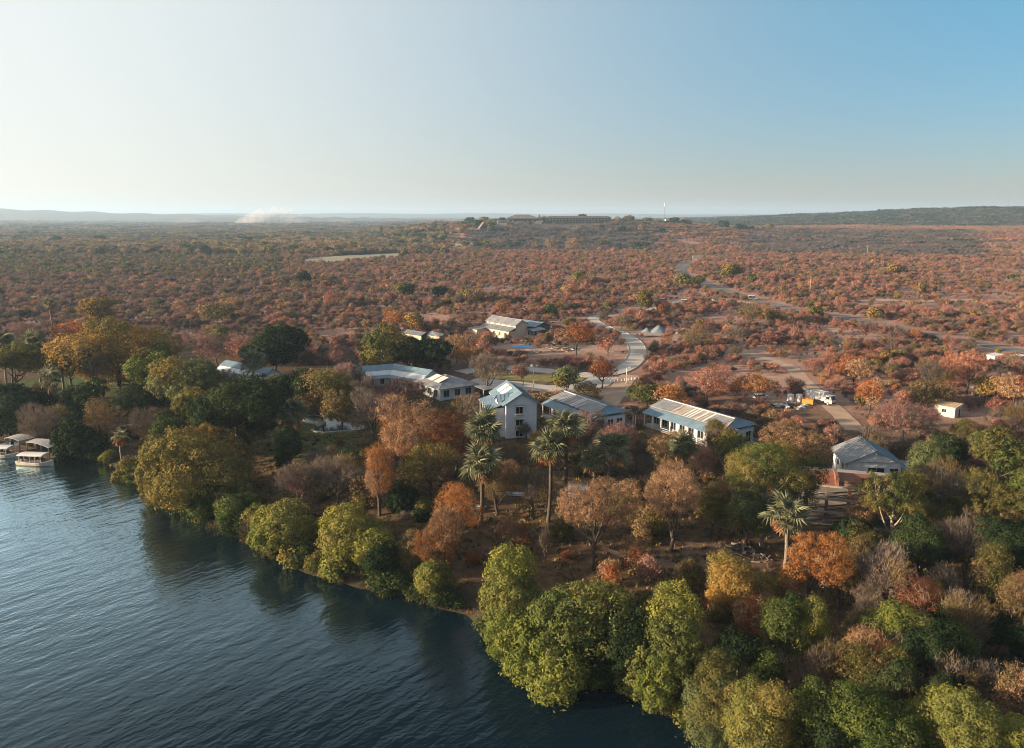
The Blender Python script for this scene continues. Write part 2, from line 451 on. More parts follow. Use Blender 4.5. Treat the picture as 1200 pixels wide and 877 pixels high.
# ------------------------------------------------------------------ river
def river():
    m_ = bpy.data.materials.new('river_water'); m_.use_nodes = True; nt = m_.node_tree; N = nt.nodes; L = nt.links
    N.remove(N['Principled BSDF']); out = N['Material Output']
    df = N.new('ShaderNodeBsdfDiffuse'); df.inputs[0].default_value = (.003, .010, .017, 1)
    gl = N.new('ShaderNodeBsdfGlossy'); gl.inputs[0].default_value = (.64, .87, 1.0, 1); gl.inputs['Roughness'].default_value = .06
    fr = N.new('ShaderNodeFresnel'); fr.inputs[0].default_value = 1.33
    fm = N.new('ShaderNodeMath'); fm.operation = 'MULTIPLY_ADD'; fm.use_clamp = True; fm.inputs[1].default_value = 5.2; fm.inputs[2].default_value = -.20
    L.new(fr.outputs[0], fm.inputs[0]); ms = N.new('ShaderNodeMixShader'); L.new(fm.outputs[0], ms.inputs[0]); L.new(df.outputs[0], ms.inputs[1]); L.new(gl.outputs[0], ms.inputs[2]); L.new(ms.outputs[0], out.inputs[0])
    geo = N.new('ShaderNodeNewGeometry')
    mp = N.new('ShaderNodeMapping'); mp.vector_type = 'TEXTURE'; mp.inputs['Rotation'].default_value = (0, 0, R(50)); mp.inputs['Scale'].default_value = (2.6, 1.0, 1.0)
    L.new(geo.outputs['Position'], mp.inputs[0])
    def noise(scale, det, src):
        q = N.new('ShaderNodeTexNoise'); q.inputs['Scale'].default_value = scale; q.inputs['Detail'].default_value = det
        L.new(src, q.inputs['Vector']); return q.outputs[0]
    def mul(a, k, add=None):
        q = N.new('ShaderNodeMath'); q.operation = 'MULTIPLY_ADD'; L.new(a, q.inputs[0]); q.inputs[1].default_value = k
        if add is not None: L.new(add, q.inputs[2])
        else: q.inputs[2].default_value = 0
        return q.outputs[0]
    h = mul(noise(.14, 2, mp.outputs[0]), .8)
    h = mul(noise(.72, 3, mp.outputs[0]), .58, h)
    h = mul(noise(2.0, 3, geo.outputs['Position']), .15, h)
    # gusts: calmer and rougher patches
    g = noise(.02, 3, geo.outputs['Position'])
    bp = N.new('ShaderNodeBump'); bp.inputs['Distance'].default_value = .42
    mr = N.new('ShaderNodeMapRange'); mr.inputs[1].default_value = .3; mr.inputs[2].default_value = .7; mr.inputs[3].default_value = .30; mr.inputs[4].default_value = .80
    L.new(g, mr.inputs[0]); L.new(mr.outputs[0], bp.inputs['Strength'])
    L.new(h, bp.inputs['Height']); [L.new(bp.outputs[0], q) for q in (gl.inputs['Normal'], fr.inputs['Normal'])]
    xs = np.concatenate([np.linspace(-2600, -260, 14), np.linspace(-240, 160, 41), [300, 600, 1500, 3000]])
    ys = np.concatenate([np.linspace(-2500, -200, 8), np.linspace(-150, 430, 40)])
    X, Y = np.meshgrid(xs, ys); n, m = X.shape
    V = np.stack([X.ravel(), Y.ravel(), np.zeros(X.size)], 1)
    i = np.arange(n - 1)[:, None]; j = np.arange(m - 1)[None, :]; a = i * m + j
    me = mesh_np('river', V, [np.stack([a, a + 1, a + m + 1, a + m], -1).reshape(-1, 4)], m_)
    tag(link('river', me), kind='structure')
river()

# ------------------------------------------------------------------ roads, tracks, clearings
ROADS = []; PATCHES = []
def catmull(P, step):
    P = [Vector(p) for p in P]; out = []
    Q = [P[0] * 2 - P[1]] + P + [P[-1] * 2 - P[-2]]
    for i in range(1, len(Q) - 2):
        k = max(2, int((Q[i + 1] - Q[i]).length / step))
        for t in (j / k for j in range(k)):
            a, b, c, d = Q[i - 1], Q[i], Q[i + 1], Q[i + 2]
            out.append(.5 * ((2 * b) + (c - a) * t + (2 * a - 5 * b + 4 * c - d) * t * t + (3 * b - a - 3 * c + d) * t ** 3))
    out.append(P[-1]); return out
def strip(name, px, width, m, off=.07, step=3.0, kerb=None):
    P = [gp(a, b) for a, b in px]
    P = catmull([(p.x, p.y, 0) for p in P], step)
    ROADS.append(([(p.x, p.y) for p in P], width / 2))
    K = 5; V = []; E = []
    for i, p in enumerate(P):
        t = (P[min(i + 1, len(P) - 1)] - P[max(i - 1, 0)]).normalized(); n = Vector((t.y, -t.x, 0))
        w = width * (1 + .05 * math.sin(i * 1.7) if kerb is None else 1)
        for k in range(K):
            q = p + n * w * (k / (K - 1) - .5); V.append((q.x, q.y))
        E.append((p + n * w * .5, p - n * w * .5, n))
    V = np.array(V); Z = land(V[:, 0], V[:, 1]) + off
    i = np.arange(len(P) - 1)[:, None]; j = np.arange(K - 1)[None, :]; a = i * K + j
    F = np.stack([a, a + K, a + K + 1, a + 1], -1).reshape(-1, 4)[:, ::-1]
    V3 = np.column_stack([V, Z])
    o = tag(link(name, mesh_np(name, V3, [F], m)), kind='structure')
    if kerb:
        for sgn in (0, 1):
            mb = MB(); rings = []
            for e in E:
                q = e[sgn]; nn = e[2] * (1 if sgn == 0 else -1); z = gh(q.x, q.y) + off
                q2 = q + nn * .25
                rings.append([(q.x, q.y, z - .2), (q.x, q.y, z + .13), (q2.x, q2.y, z + .13), (q2.x, q2.y, z - .2)])
            mb.loft(rings); mb.build('kerb', 'kerb', o)
    return o
strip('access_road', [(540, 437), (580, 431), (640, 435), (690, 440), (722, 436), (741, 425), (747, 411), (740, 399), (724, 390), (706, 383), (694, 376), (700, 371), (730, 369), (775, 360), (800, 352), (830, 352), (880, 356)], 6.2, 'road', kerb=True)
strip('car_park_lane', [(552, 446), (600, 451), (650, 456), (690, 452), (712, 441)], 9.0, 'road', .05)
strip('main_road', [(1199, 413), (1150, 403), (1090, 393), (1000, 374), (940, 364), (890, 353), (850, 341), (818, 329), (800, 320), (800, 313), (815, 306), (850, 301)], 8.5, 'asphalt', .16)
strip('dirt_track', [(850, 408), (890, 418), (925, 430), (943, 448), (965, 468), (985, 486), (1003, 505)], 5.0, 'dirt', .06)
strip('footpath', [(738, 440), (728, 452), (716, 470), (705, 480)], 5.5, 'dirt', .06)
strip('dirt_path', [(705, 642), (740, 654), (790, 662), (830, 682)], 1.1, 'path_soil', .03, 1.2)
strip('garden_path', [(385, 478), (400, 487), (388, 493)], 1.6, 'road', .06)
strip('garden_path', [(120, 502), (150, 498), (186, 494)], 1.1, 'path_soil', .05)
strip('sandy_track', [(215, 329), (250, 328), (290, 330), (310, 329)], 7, 'dirt', .3, 8)
strip('sandy_track', [(1020, 352), (1090, 354), (1140, 352), (1199, 356)], 9, 'dirt', .3, 8)
def patch(name, px, m, off):
    P = catmull([(p.x, p.y, 0) for p in (gp(a, b) for a, b in px + [px[0]])], 4.0)[:-1]
    c = sum(P, Vector()) / len(P); V = []; F = []
    NR = 8
    for k in range(1, NR + 1):
        for p in P: q = c.lerp(p, k / NR); V.append((q.x, q.y))
    V.append((c.x, c.y)); n = len(P)
    V = np.array(V); V3 = np.column_stack([V, land(V[:, 0], V[:, 1]) + off])
    F3 = [(NR * n, j, (j + 1) % n) for j in range(n)]
    F4 = [(k * n + j, (k + 1) * n + j, (k + 1) * n + (j + 1) % n, k * n + (j + 1) % n) for k in range(NR - 1) for j in range(n)]
    ROADS.append(([(p.x, p.y) for p in P] + [(c.x, c.y)], 2.0)); PATCHES.append([(p.x, p.y) for p in P])
    return tag(link(name, mesh_np(name, V3, [np.array(F3), np.array(F4)], m)), kind='structure')
patch('grass_island', [(556, 440), (585, 437), (640, 441), (685, 444), (668, 449), (620, 447), (575, 444)], 'lawn', .12)
patch('grass_clearing', [(352, 306), (390, 301), (430, 299), (466, 297), (462, 302), (420, 305), (380, 309)], 'field', .4)
patch('grass_clearing', [(490, 289), (520, 286), (545, 287), (530, 290)], 'field', .5)

# ------------------------------------------------------------------ distant hills
def hills(name, y0, prof, dist, seed):
    """long low ridge standing across the far plain; prof = (px, py of the crest)"""
    P = [(at, pv) for at, pv in prof]
    xs = np.linspace(P[0][0], P[-1][0], 120); ys = np.interp(xs, [p[0] for p in P], [p[1] for p in P])
    V = []; K = 7
    rg = np.random.default_rng(seed)
    nz = np.convolve(rg.normal(0, 1, 140), np.ones(9) / 9, 'valid')[:120] * .9
    for i in range(120):
        d = ray(xs[i], ys[i] + nz[i] * .35); t = dist / d[1]; zt = CAMZ + d[2] * t
        X, Y = d[0] * t, dist
        for k in range(K):
            w = k / (K - 1); prof_z = math.sin(math.pi * w) ** 1.2
            yy = Y + (w - .5) * dist * .45
            V.append((X * yy / Y, yy, -1.0 + (zt + 1.0) * prof_z + (6 * math.sin(i * .9 + k * 2) if 0 < k < K - 1 else 0)))
    V = np.array(V); i = np.arange(119)[:, None]; j = np.arange(K - 1)[None, :]; a = i * K + j
    F = np.stack([a, a + K, a + K + 1, a + 1], -1).reshape(-1, 4)
    tag(link(name, mesh_np(name, V, [F], 'hill', True)), kind='structure')
mat('hill', (.03, .035, .026), .95, col2=(.07, .062, .042), scale=.02)
hills('hills', 0, [(-500, 240), (-200, 243), (0, 245), (60, 247), (150, 250), (250, 252), (330, 255), (420, 259)], 7800, 1)
hills('hills', 0, [(-700, 249), (0, 250), (200, 250.5), (420, 250), (600, 250.5), (800, 251), (950, 252), (1100, 253), (1900, 253)], 12500, 2)
hills('hills', 0, [(150, 258), (260, 255.5), (380, 255), (480, 256.5), (560, 258), (640, 259.5), (720, 262)], 6000, 3)

# ------------------------------------------------------------------ air
def haze():
    mb = MB(); mb.box((0, 0, 95), (34000, 34000, 202))
    m_ = bpy.data.materials.new('haze'); m_.use_nodes = True; nt = m_.node_tree; nt.nodes.clear()
    o = nt.nodes.new('ShaderNodeOutputMaterial'); pv = nt.nodes.new('ShaderNodeVolumePrincipled')
    pv.inputs['Color'].default_value = (.52, .74, 1.0, 1); pv.inputs['Density'].default_value = HAZE; pv.inputs['Anisotropy'].default_value = .2
    nt.links.new(pv.outputs[0], o.inputs['Volume']); MATS['haze'] = m_
    tag(mb.build('haze', 'haze'), kind='stuff')
HAZE = 0.0001
haze()
def spray(px0, px1, ytop, lab, den=.006):
    key = 'spray%g' % den; m_ = MATS.get(key)
    if m_ is None:
        m_ = bpy.data.materials.new('spray'); m_.use_nodes = True; nt = m_.node_tree; nt.nodes.clear()
        o = nt.nodes.new('ShaderNodeOutputMaterial'); pv = nt.nodes.new('ShaderNodeVolumePrincipled')
        pv.inputs['Color'].default_value = (1.0, 1.0, 1.0, 1); pv.inputs['Density'].default_value = den
        nt.links.new(pv.outputs[0], o.inputs['Volume']); MATS[key] = m_
    D = 3900.0; sc = D / FPX; cx = (px0 + px1) / 2
    X = (cx - 600) * sc; w = (px1 - px0) * sc / 2; zt = CAMZ + (252 - ytop) * sc
    root = tag(empty('spray_plume', (X, D, 4)), lab, 'spray', 'plumes of spray over the falls'); rg = random.Random(px0)
    n = max(3, int((px1 - px0) / 8))
    for k in range(n):
        f = (k + .5) / n * 2 - 1
        hh = (zt + 2) * (1 - .55 * abs(f) ** 1.5) * rg.uniform(.75, 1.0)
        mb = MB(); rings = []
        ww = w / n * rg.uniform(1.5, 2.2)
        for i in range(9):
            t = i / 8; r = ww * (math.sin(math.pi * min(.97, .18 + .8 * t)) ** .7) * (1 + .2 * rg.uniform(-1, 1))
            ox = hh * .25 * t * t
            rings.append([(f * w + ox + r * math.cos(a * math.pi / 6) * (1 + .15 * math.sin(3 * a + i)), r * 1.2 * math.sin(a * math.pi / 6), hh * t) for a in range(12)])
        mb.loft(rings).build('puff', key, root, True)
spray(284, 362, 241, 'tall white plume of spray rising over the far tree line')
spray(388, 416, 254, 'faint low wisp of spray beside the tall plume', .0009)
spray(208, 240, 253, 'thin pale wisp of spray standing before the far hills', .0009)
# ------------------------------------------------------------------ buildings
FOOT = [(q.x, q.y, rr_) for q, rr_ in ((gp(962, 484), 5), (gp(945, 484), 6), (gp(928, 484), 6), (gp(950, 494), 4), (gp(975, 496), 4), (gp(1118, 498), 5), (gp(760, 398), 6), (gp(790, 398), 6), (gp(590, 452), 5), (gp(625, 455), 6), (gp(660, 456), 5), (gp(560, 448), 6), (gp(600, 441), 5), (gp(650, 443), 5), (gp(725, 470), 4), (gp(640, 415), 12), (gp(600, 410), 10), (gp(670, 412), 8))]      # (x, y, radius) kept free of scattered bush
def yawof(x, y): return math.atan2(-x, y)          # local +y turned to point along (x, y)
def place(name, label, cat, x, y, yaw, foot=8.0, group=None, z=None, back=0.0):
    zz = gh(x, y) if z is None else z
    o = tag(empty(name, (x, y, zz), yaw), label, cat, group)
    bx, by = x - math.sin(yaw) * back, y + math.cos(yaw) * back
    FOOT.append((bx, by, foot))
    return o
def window(root, face, w2, a, z, w, h, y0=0.0, m='glass_dark', fr='frame_white'):
    """face: front (y = y0), left (x = -w2), right (x = w2); a = position along the face"""
    f = MB(); p = MB(); t = .09
    def bx(mb, u, zz, su, sz, off, th):
        if face == 'front': mb.box((u, y0 - off, zz), (su, th, sz))
        elif face == 'left': mb.box((-w2 - off, u, zz), (th, su, sz))
        else: mb.box((w2 + off, u, zz), (th, su, sz))
    for s in (-1, 1):
        bx(f, a + s * (w / 2), z, t, h + t, .03, .08); bx(f, a, z + s * h / 2, w - t, t, .03, .08)
    bx(f, a, z, t * .6, h - t, .03, .07)
    o = f.build('window', fr, root); bx(p, a, z, w - t, h - t, .012, .03); p.build('pane', m, o)
    return o
def gable_wall(w, L, hw, hr, m, root, nm='wall', y0=0.0):
    return MB().prism([(-w / 2, -.6), (w / 2, -.6), (w / 2, hw), (0, hr), (-w / 2, hw)][::-1], y0, y0 + L).build(nm, m, root)
def gable_roof(w, L, hw, hr, oh, m, root, y0=0.0, ye=.6, lift=.06, nm='roof', pitch=.8, sides=(-1, 1)):
    e = w / 2 + oh; sl = (hr - hw) / (w / 2); ze = hw - sl * oh + lift; a, b = y0 - ye, y0 + L + ye; hz = hr + lift
    mb = MB()
    if -1 in sides: mb.ribbed([(-e, b, ze), (-e, a, ze), (-.0, a, hz), (-.0, b, hz)], .10, pitch)
    if 1 in sides: mb.ribbed([(e, a, ze), (e, b, ze), (.0, b, hz), (.0, a, hz)], .10, pitch)
    mb.box((0, (a + b) / 2, hz + .03), (.36, b - a + .02, .12))
    return mb.build(nm, m, root)
def post(root, x, y, h, m='frame_white', t=.16, nm='post', z=0):
    return MB().box((x, y, z + h / 2), (t, t, h)).build(nm, m, root)

# --- the tall white house with the gable to the river
def white_house():
    p = gp(611, 513); r = place('white_house', 'tall white gabled house with stacked windows and blue-grey metal roof', 'house', p.x, p.y, R(14), 8, None, None, 7)
    w, L, hw, hr = 7.2, 14.0, 8.3, 10.5
    gable_wall(w, L, hw, hr, 'wall_white', r)
    rf = gable_roof(w, L, hw, hr, .9, 'roof_blue', r)
    for yy in (6.4, 9.6):
        sl = (hr - hw) / (w / 2); q = []
        for xx, y_ in ((-3.0, yy + 2.6), (-3.0, yy), (-.5, yy), (-.5, yy + 2.6)): q.append((xx, y_, hr + xx * sl + .16))
        MB().slab(q, .04).build('skylight', 'roof_sheet_white', rf)
    for z, h in ((6.5, 1.6), (3.6, 1.5), (1.0, 1.4)):
        window(r, 'front', w / 2, -.5, z, 1.7, h)
        MB().slab([(-1.6, -1.0, z + h / 2 + .25), (.6, -1.0, z + h / 2 + .25), (.6, -.02, z + h / 2 + .5), (-1.6, -.02, z + h / 2 + .5)], .06).build('awning', 'roof_grey', r)
        MB().box((-.5, -.25, z - h / 2 - .15), (2.0, .5, .14)).build('window_sill', 'concrete', r)
    # side wing with lower roof, balconies and a small cross gable
    MB().box((-w / 2 - 1.4, 6.5, 3.2), (2.8, 10.0, 7.4)).build('side_wing', 'wall_white', r)
    MB().ribbed([(-w / 2 - 4.0, 12.2, 6.75), (-w / 2 - 4.0, 1.0, 6.75), (-w / 2 - .2, 1.0, 7.9), (-w / 2 - .2, 12.2, 7.9)], .1, .8).build('lower_roof', 'roof_blue', r)
    d = MB(); d.ribbed([(-5.2, 2.2, 8.2), (-2.0, 2.2, 8.9), (-1.2, 4.0, 10.0), (-5.2, 4.0, 9.4)], .1).ribbed([(-2.0, 5.8, 8.9), (-5.2, 5.8, 8.2), (-5.2, 4.0, 9.4), (-1.2, 4.0, 10.0)], .1); d.build('cross_gable_roof', 'roof_blue', r)
    MB().add([(-4.9, 2.6, 7.6), (-4.9, 5.4, 7.6), (-4.9, 4, 9.1), (-2, 2.6, 7.6), (-2, 5.4, 7.6), (-2, 4, 9.1)], [(2, 1, 0), (3, 4, 5), (0, 3, 5, 2), (4, 1, 2, 5), (0, 1, 4, 3)]).build('cross_gable_wall', 'wall_white', r)
    for k, yy in enumerate((2.8, 5.6, 8.4)):
        for z in (1.4, 4.6):
            window(r, 'left', w / 2 + 2.8, yy, z, 1.7, 2.0)
            MB().box((-w / 2 - 3.4, yy, z - 1.1), (1.2, 2.4, .12)).build('balcony_slab', 'concrete', r)
            mb = MB(); mb.box((-w / 2 - 3.95, yy, z - .15), (.06, 2.4, .06))
            for q in range(7): mb.box((-w / 2 - 3.95, yy - 1.17 + q * .39, z - .6), (.05, .05, .9))
            mb.build('balcony_rail', 'frame_white', r)
    for yy in (1.4, 4.2, 7.0, 9.8): post(r, -w / 2 - 3.95, yy, 7.3, t=.2)
    c = MB(); c.box((-2.4, 15.6, 3.2), (2.4, 2.4, 7.6)); c.build('stair_turret', 'wall_white', r)
    MB().add([(-3.9, 14.1, 7.0), (-.9, 14.1, 7.0), (-.9, 17.1, 7.0), (-3.9, 17.1, 7.0), (-2.4, 15.6, 8.2)], [(0, 1, 4), (1, 2, 4), (2, 3, 4), (3, 0, 4), (3, 2, 1, 0)]).build('turret_roof', 'roof_sheet_white', r)
white_house()

# --- long blocks with weathered sheet roofs
def long_block(nx, ny, yaw, L, label, s0, s1, hr=5.9, step=1.0, nm='lodge_block'):
    r = place(nm, label, 'building', nx, ny, yaw, L * .55, None, None, L / 2)
    w, hw = 8.6, 3.7; hm = 4.7
    MB().box((0, L / 2, hw / 2 - .3), (w, L, hw + .6)).build('wall', 'wall_white', r)
    # main slopes, verandah skirts and the hipped near end
    rf = MB(); a, b = 1.6, L + .5
    rf.slab([(-4.6, b, hm), (-4.6, a - 1.6, hm), (0, a, hr), (0, b, hr)], .12); rf.slab([(4.6, a - 1.6, hm), (4.6, b, hm), (0, b, hr), (0, a, hr)], .12)
    ro = rf.build('roof', 'roof_underlay', r)
    MB().ribbed([(-4.75, a - 2.2, hm - .25), (4.75, a - 2.2, hm - .25), (.02, a + .05, hr + .07), (-.02, a + .05, hr + .07)], .08, .9).build('hip_end', 'roof_blue', r)
    MB().slab([(-4.6, b + .02, hm), (0, b + .02, hr), (4.6, b + .02, hm)][::1], .1).build('gable_end', 'wall_white', r)
    MB().box((0, (a + b) / 2, hr + .05), (.4, b - a, .14)).build('ridge_cap', 'roof_sheet_white', ro)
    for sg, m in ((-1, 'roof_blue'), (1, 'roof_blue')):
        q = [(-7.2, b, 3.35), (-7.2, -.8, 3.35), (-4.3, -.8, 4.45), (-4.3, b, 4.45)]
        if sg > 0: q = [(7.2, -.8, 3.35), (7.2, b, 3.35), (4.3, b, 4.45), (4.3, -.8, 4.45)]
        MB().ribbed(q, .08, .9).build('verandah_roof', m, r)
    # loose sheets laid on the slope facing the river
    y = s0
    me = None; sl = (hr - hm) / 4.6
    while y < s1:
        mb = MB(); wd = step * .62
        mb.slab([(-4.7, wd / 2, hm + .05 - .1 * sl), (-4.7, -wd / 2, hm + .05 - .1 * sl), (-.15, -wd / 2, hr + .03 - .15 * sl), (-.15, wd / 2, hr + .03 - .15 * sl)], .035)
        if me is None: me = mb.mesh('roof_sheet', 'roof_sheet_white')
        if random.random() > .13:
            o = link('roof_sheet', me, ro); o.location = (random.uniform(-.12, .05), y + random.uniform(-.08, .08), random.uniform(.01, .05)); o.rotation_euler = (0, 0, random.uniform(-.02, .02))
            if random.random() < .4: o.material_slots[0].link = 'OBJECT'; o.material_slots[0].material = MATS['roof_sheet_worn']
        y += step
    for lo, hi in ((a, s0 - step * .6), (s1 - step * .1, b - .1)):
        if hi - lo > 1:
            MB().ribbed([(-4.66, hi, hm + .035), (-4.66, lo, hm + .035), (-.2, lo, hr + .035 - .2 * sl), (-.2, hi, hr + .035 - .2 * sl)], .03, .8).build('roof_panel', 'roof_grey', ro)
    MB().ribbed([(4.66, a, hm + .035), (4.66, b, hm + .035), (.2, b, hr + .035 - .2 * sl), (.2, a, hr + .035 - .2 * sl)], .03, .8).build('roof_panel', 'roof_grey', ro)
    k = int(L / 3)
    for i in range(k + 1):
        y = .3 + i * (L - .6) / k
        for sx in (-1, 1): post(r, sx * 6.9, y, 3.4, 'frame_white', .2)
        if i < k:
            for f in ('left', 'right'):
                window(r, f, w / 2, y + 1.5, 1.7, 1.7, 2.3)
            mb = MB(); mb.box((-6.9, y + 1.5, 1.0), (.06, 2.7, .08)); mb.box((-6.9, y + 1.5, .55), (.05, 2.7, .05)); mb.box((-6.9, y + 1.5, .15), (.05, 2.7, .05)); mb.build('verandah_rail', 'frame_white', r)
    MB().box((0, L / 2, .02), (14.4, L + 1, .5)).build('verandah_floor', 'concrete', r)
    for u in (-2.6, 0, 2.6): window(r, 'front', 0, u, 1.8, 1.6, 2.4)
    for sx in (-1, 1): post(r, sx * 6.9, -.6, 3.4, 'frame_white', .2)
    return r
long_block(23.2, 180.0, R(29), 19.5, 'long lodge block with half stripped pinkish roof, nearer the white house', 7.5, 15.0)
long_block(50.5, 168.5, R(32), 24.0, 'longest lodge block with white striped roof sheets and deep verandah', 7.0, 18.0)

# --- blue roofed wings
def blue_wing(r, x, y, yaw, L, w=8.0, hw=3.3, hr=5.6, wins=5, m='roof_blue'):
    sub = MB().prism([(-w / 2, -.8), (w / 2, -.8), (w / 2, hw), (0, hr), (-w / 2, hw)][::-1], 0, L).build('wing_wall', 'wall_white', r)
    sub.location = (x, y, 0); sub.rotation_euler = (0, 0, yaw)
    sl = (hr - hw) / (w / 2)
    for s in (-1, 1):
        mb = MB()
        q = [(-w * .28, L + .5, hr - sl * w * .28 + .12), (-w * .28, -.5, hr - sl * w * .28 + .12), (0, -.5, hr + .12), (0, L + .5, hr + .12)]
        q2 = [(-w / 2 - 1.3, L + .5, hw - .75), (-w / 2 - 1.3, -.5, hw - .75), (-w * .25, -.5, hr - sl * w * .25 - .22), (-w * .25, L + .5, hr - sl * w * .25 - .22)]
        if s > 0:
            q = [(-a, b, c) for a, b, c in (q[1], q[0], q[3], q[2])]; q2 = [(-a, b, c) for a, b, c in (q2[1], q2[0], q2[3], q2[2])]
        o = mb.ribbed(q, .1, .9).build('upper_roof', m, sub)
        o = MB().ribbed(q2, .1, .9).build('lower_roof', m, sub)
    for i in range(wins):
        u = L * (i + .5) / wins
        window(sub, 'left', w / 2, u, 1.5, 1.3, 1.9); window(sub, 'right', w / 2, u, 1.5, 1.3, 1.9)
    window(sub, 'front', 0, 0, 1.6, 1.6, 2.0)
r = place('lodge_wing', 'angled lodge wing with two-tier blue metal roof beside the car park', 'building', -23.5, 226.0, 0, 14, None, None, 4)
blue_wing(r, 0, 0, R(52), 15.0); blue_wing(r, -12.3, 9.6, R(112), 9.5, wins=3)
r = place('lodge_building', 'blue metal roofed lodge building half hidden behind garden trees', 'building', -71.0, 229.0, R(53), 12, None, None, 11)
blue_wing(r, 0, 0, 0, 23.0, 8.6, wins=7)
r = place('garden_pavilion', 'small blue roofed pavilion showing between brown garden trees', 'pavilion', *[v for v in gp(414, 440)][:2], R(40), 5, None, None, 3)
blue_wing(r, 0, 0, 0, 6.0, 5.0, 3.0, 4.6, wins=2)
r = place('lawn_hut', 'small hut with blue-grey roof behind the lawn palms', 'hut', *[v for v in gp(66, 438)][:2], R(30), 4, None, None, 3)
blue_wing(r, 0, 0, 0, 5.0, 4.6, 2.4, 3.8, wins=2)
def hip(r, w, L, hw, hr, oh, m, nm='roof'):
    a, b = w / 2 + oh, L / 2 + oh; k = max(0, b - a)
    P = [(-a, -b, hw), (a, -b, hw), (a, b, hw), (-a, b, hw), (0, -k - .01, hr), (0, k + .01, hr)]
    mb = MB(); mb.ribbed([P[0], P[1], P[4], P[4]], .1, .9) if False else None
    mb = MB()
    mb.slab([P[0], P[1], P[4]], .1); mb.slab([P[2], P[3], P[5]], .1)
    mb.ribbed([P[1], P[2], P[5], P[4]], .1, .9); mb.ribbed([P[3], P[0], P[4], P[5]], .1, .9)
    return mb.build(nm, m, r)
p = gp(522, 466)
r = place('reception_hall', 'low grey hip roofed reception hall with white roof panels by the car park', 'building', p.x, p.y + 4, R(35), 9)
MB().box((0, 0, 1.4), (11, 12, 4.0)).build('wall', 'wall_white', r)
rf = hip(r, 11, 12, 3.4, 5.7, 1.2, 'roof_grey')
for u in (-2.2, 1.4):
    MB().slab([(-4.6, u + 1.5, 4.55), (-4.6, u - 1.5, 4.55), (-1.4, u - 1.5, 5.65), (-1.4, u + 1.5, 5.65)], .05).build('roof_panel', 'roof_sheet_white', rf)
for u in (-3.5, 0, 3.5):
    window(r, 'left', 5.5, u, 1.7, 1.8, 1.9); window(r, 'front', 0, u, 1.7, 1.8, 1.9, -6.0)
MB().slab([(4.5, -13, 3.0), (12, -12, 3.0), (12, -7.5, 3.25), (4.5, -7.5, 3.25)], .1).build('walkway_roof', 'roof_grey', r)
for u in (5, 8.3, 11.7): post(r, u, -11.6, 3.0, t=.15); 
# --- cream farmhouse with clerestory roof
def farmhouse():
    p = gp(611, 396); r = place('farmhouse', 'cream farmhouse with stepped grey clerestory roof on the dusty yard', 'house', p.x, p.y, R(40), 17, None, None, 8)
    w, L = 6.4, 19.0
    MB().prism([(-w / 2, -.5), (w / 2, -.5), (w / 2, 5.6), (0, 7.4), (-w / 2, 5.6)][::-1], 0, L).build('upper_wall', 'wall_cream', r)
    gable_roof(w, L, 5.6, 7.4, .6, 'roof_grey', r)
    for s, wd in ((-1, 3.6), (1, 6.5)):
        x0 = s * (w / 2); x1 = s * (w / 2 + wd)
        MB().box(((x0 + x1) / 2, L / 2, 1.4), (wd, L + .2, 3.6)).build('side_wall', 'wall_cream' if s < 0 else 'wall_white', r)
        q = [(x1 - .7, L + .6, 3.2), (x1 - .7, -.7, 3.2), (x0, -.7, 4.5), (x0, L + .6, 4.5)] if s < 0 else [(x1 + .7, -.7, 3.2), (x1 + .7, L + .6, 3.2), (x0, L + .6, 4.5), (x0, -.7, 4.5)]
        MB().ribbed(q, .1, .9).build('lean_to_roof', 'roof_grey', r)
    for i in range(5):
        window(r, 'left', w / 2 + 3.6, 2.2 + i * 3.7, 1.7, 1.3, 1.5); window(r, 'left', w / 2, 2.2 + i * 3.7, 5.0, 1.0, .6)
    for i in range(3): window(r, 'front', 0, 3.9 + i * 2.0, 1.6, 1.1, 2.2, -.1)
    # porch posts and the far annexes
    MB().ribbed([(2.5, -4.2, 3.0), (10.4, -4.2, 3.0), (10.4, -.2, 3.6), (2.5, -.2, 3.6)], .1).build('porch_roof', 'roof_grey', r)
    for i in range(5): post(r, 2.8 + i * 1.85, -4.0, 3.0, 'timber', .2)
    a = MB().prism([(11.0, -.5), (20, -.5), (20, 3.0), (15.5, 4.6), (11.0, 3.0)][::-1], 4, 17).build('annex_wall', 'timber', r)
    mb = MB(); mb.ribbed([(10.3, 17.6, 2.95), (10.3, 3.4, 2.95), (15.5, 3.4, 4.7), (15.5, 17.6, 4.7)], .1).ribbed([(20.7, 3.4, 2.95), (20.7, 17.6, 2.95), (15.5, 17.6, 4.7), (15.5, 3.4, 4.7)], .1); mb.build('annex_roof', 'roof_blue', a)
    b = MB().box((-9.4, 17.5, 1.2), (5.0, 6.0, 3.4)).build('store_wall', 'wall_cream', r)
    MB().ribbed([(-12.5, 21, 2.9), (-12.5, 14, 2.9), (-6.6, 14, 3.4), (-6.6, 21, 3.4)], .1).build('store_roof', 'roof_grey', b)
    window(r, 'front', 0, -9.8, 1.5, 1.0, 1.2, 14.5)
farmhouse()
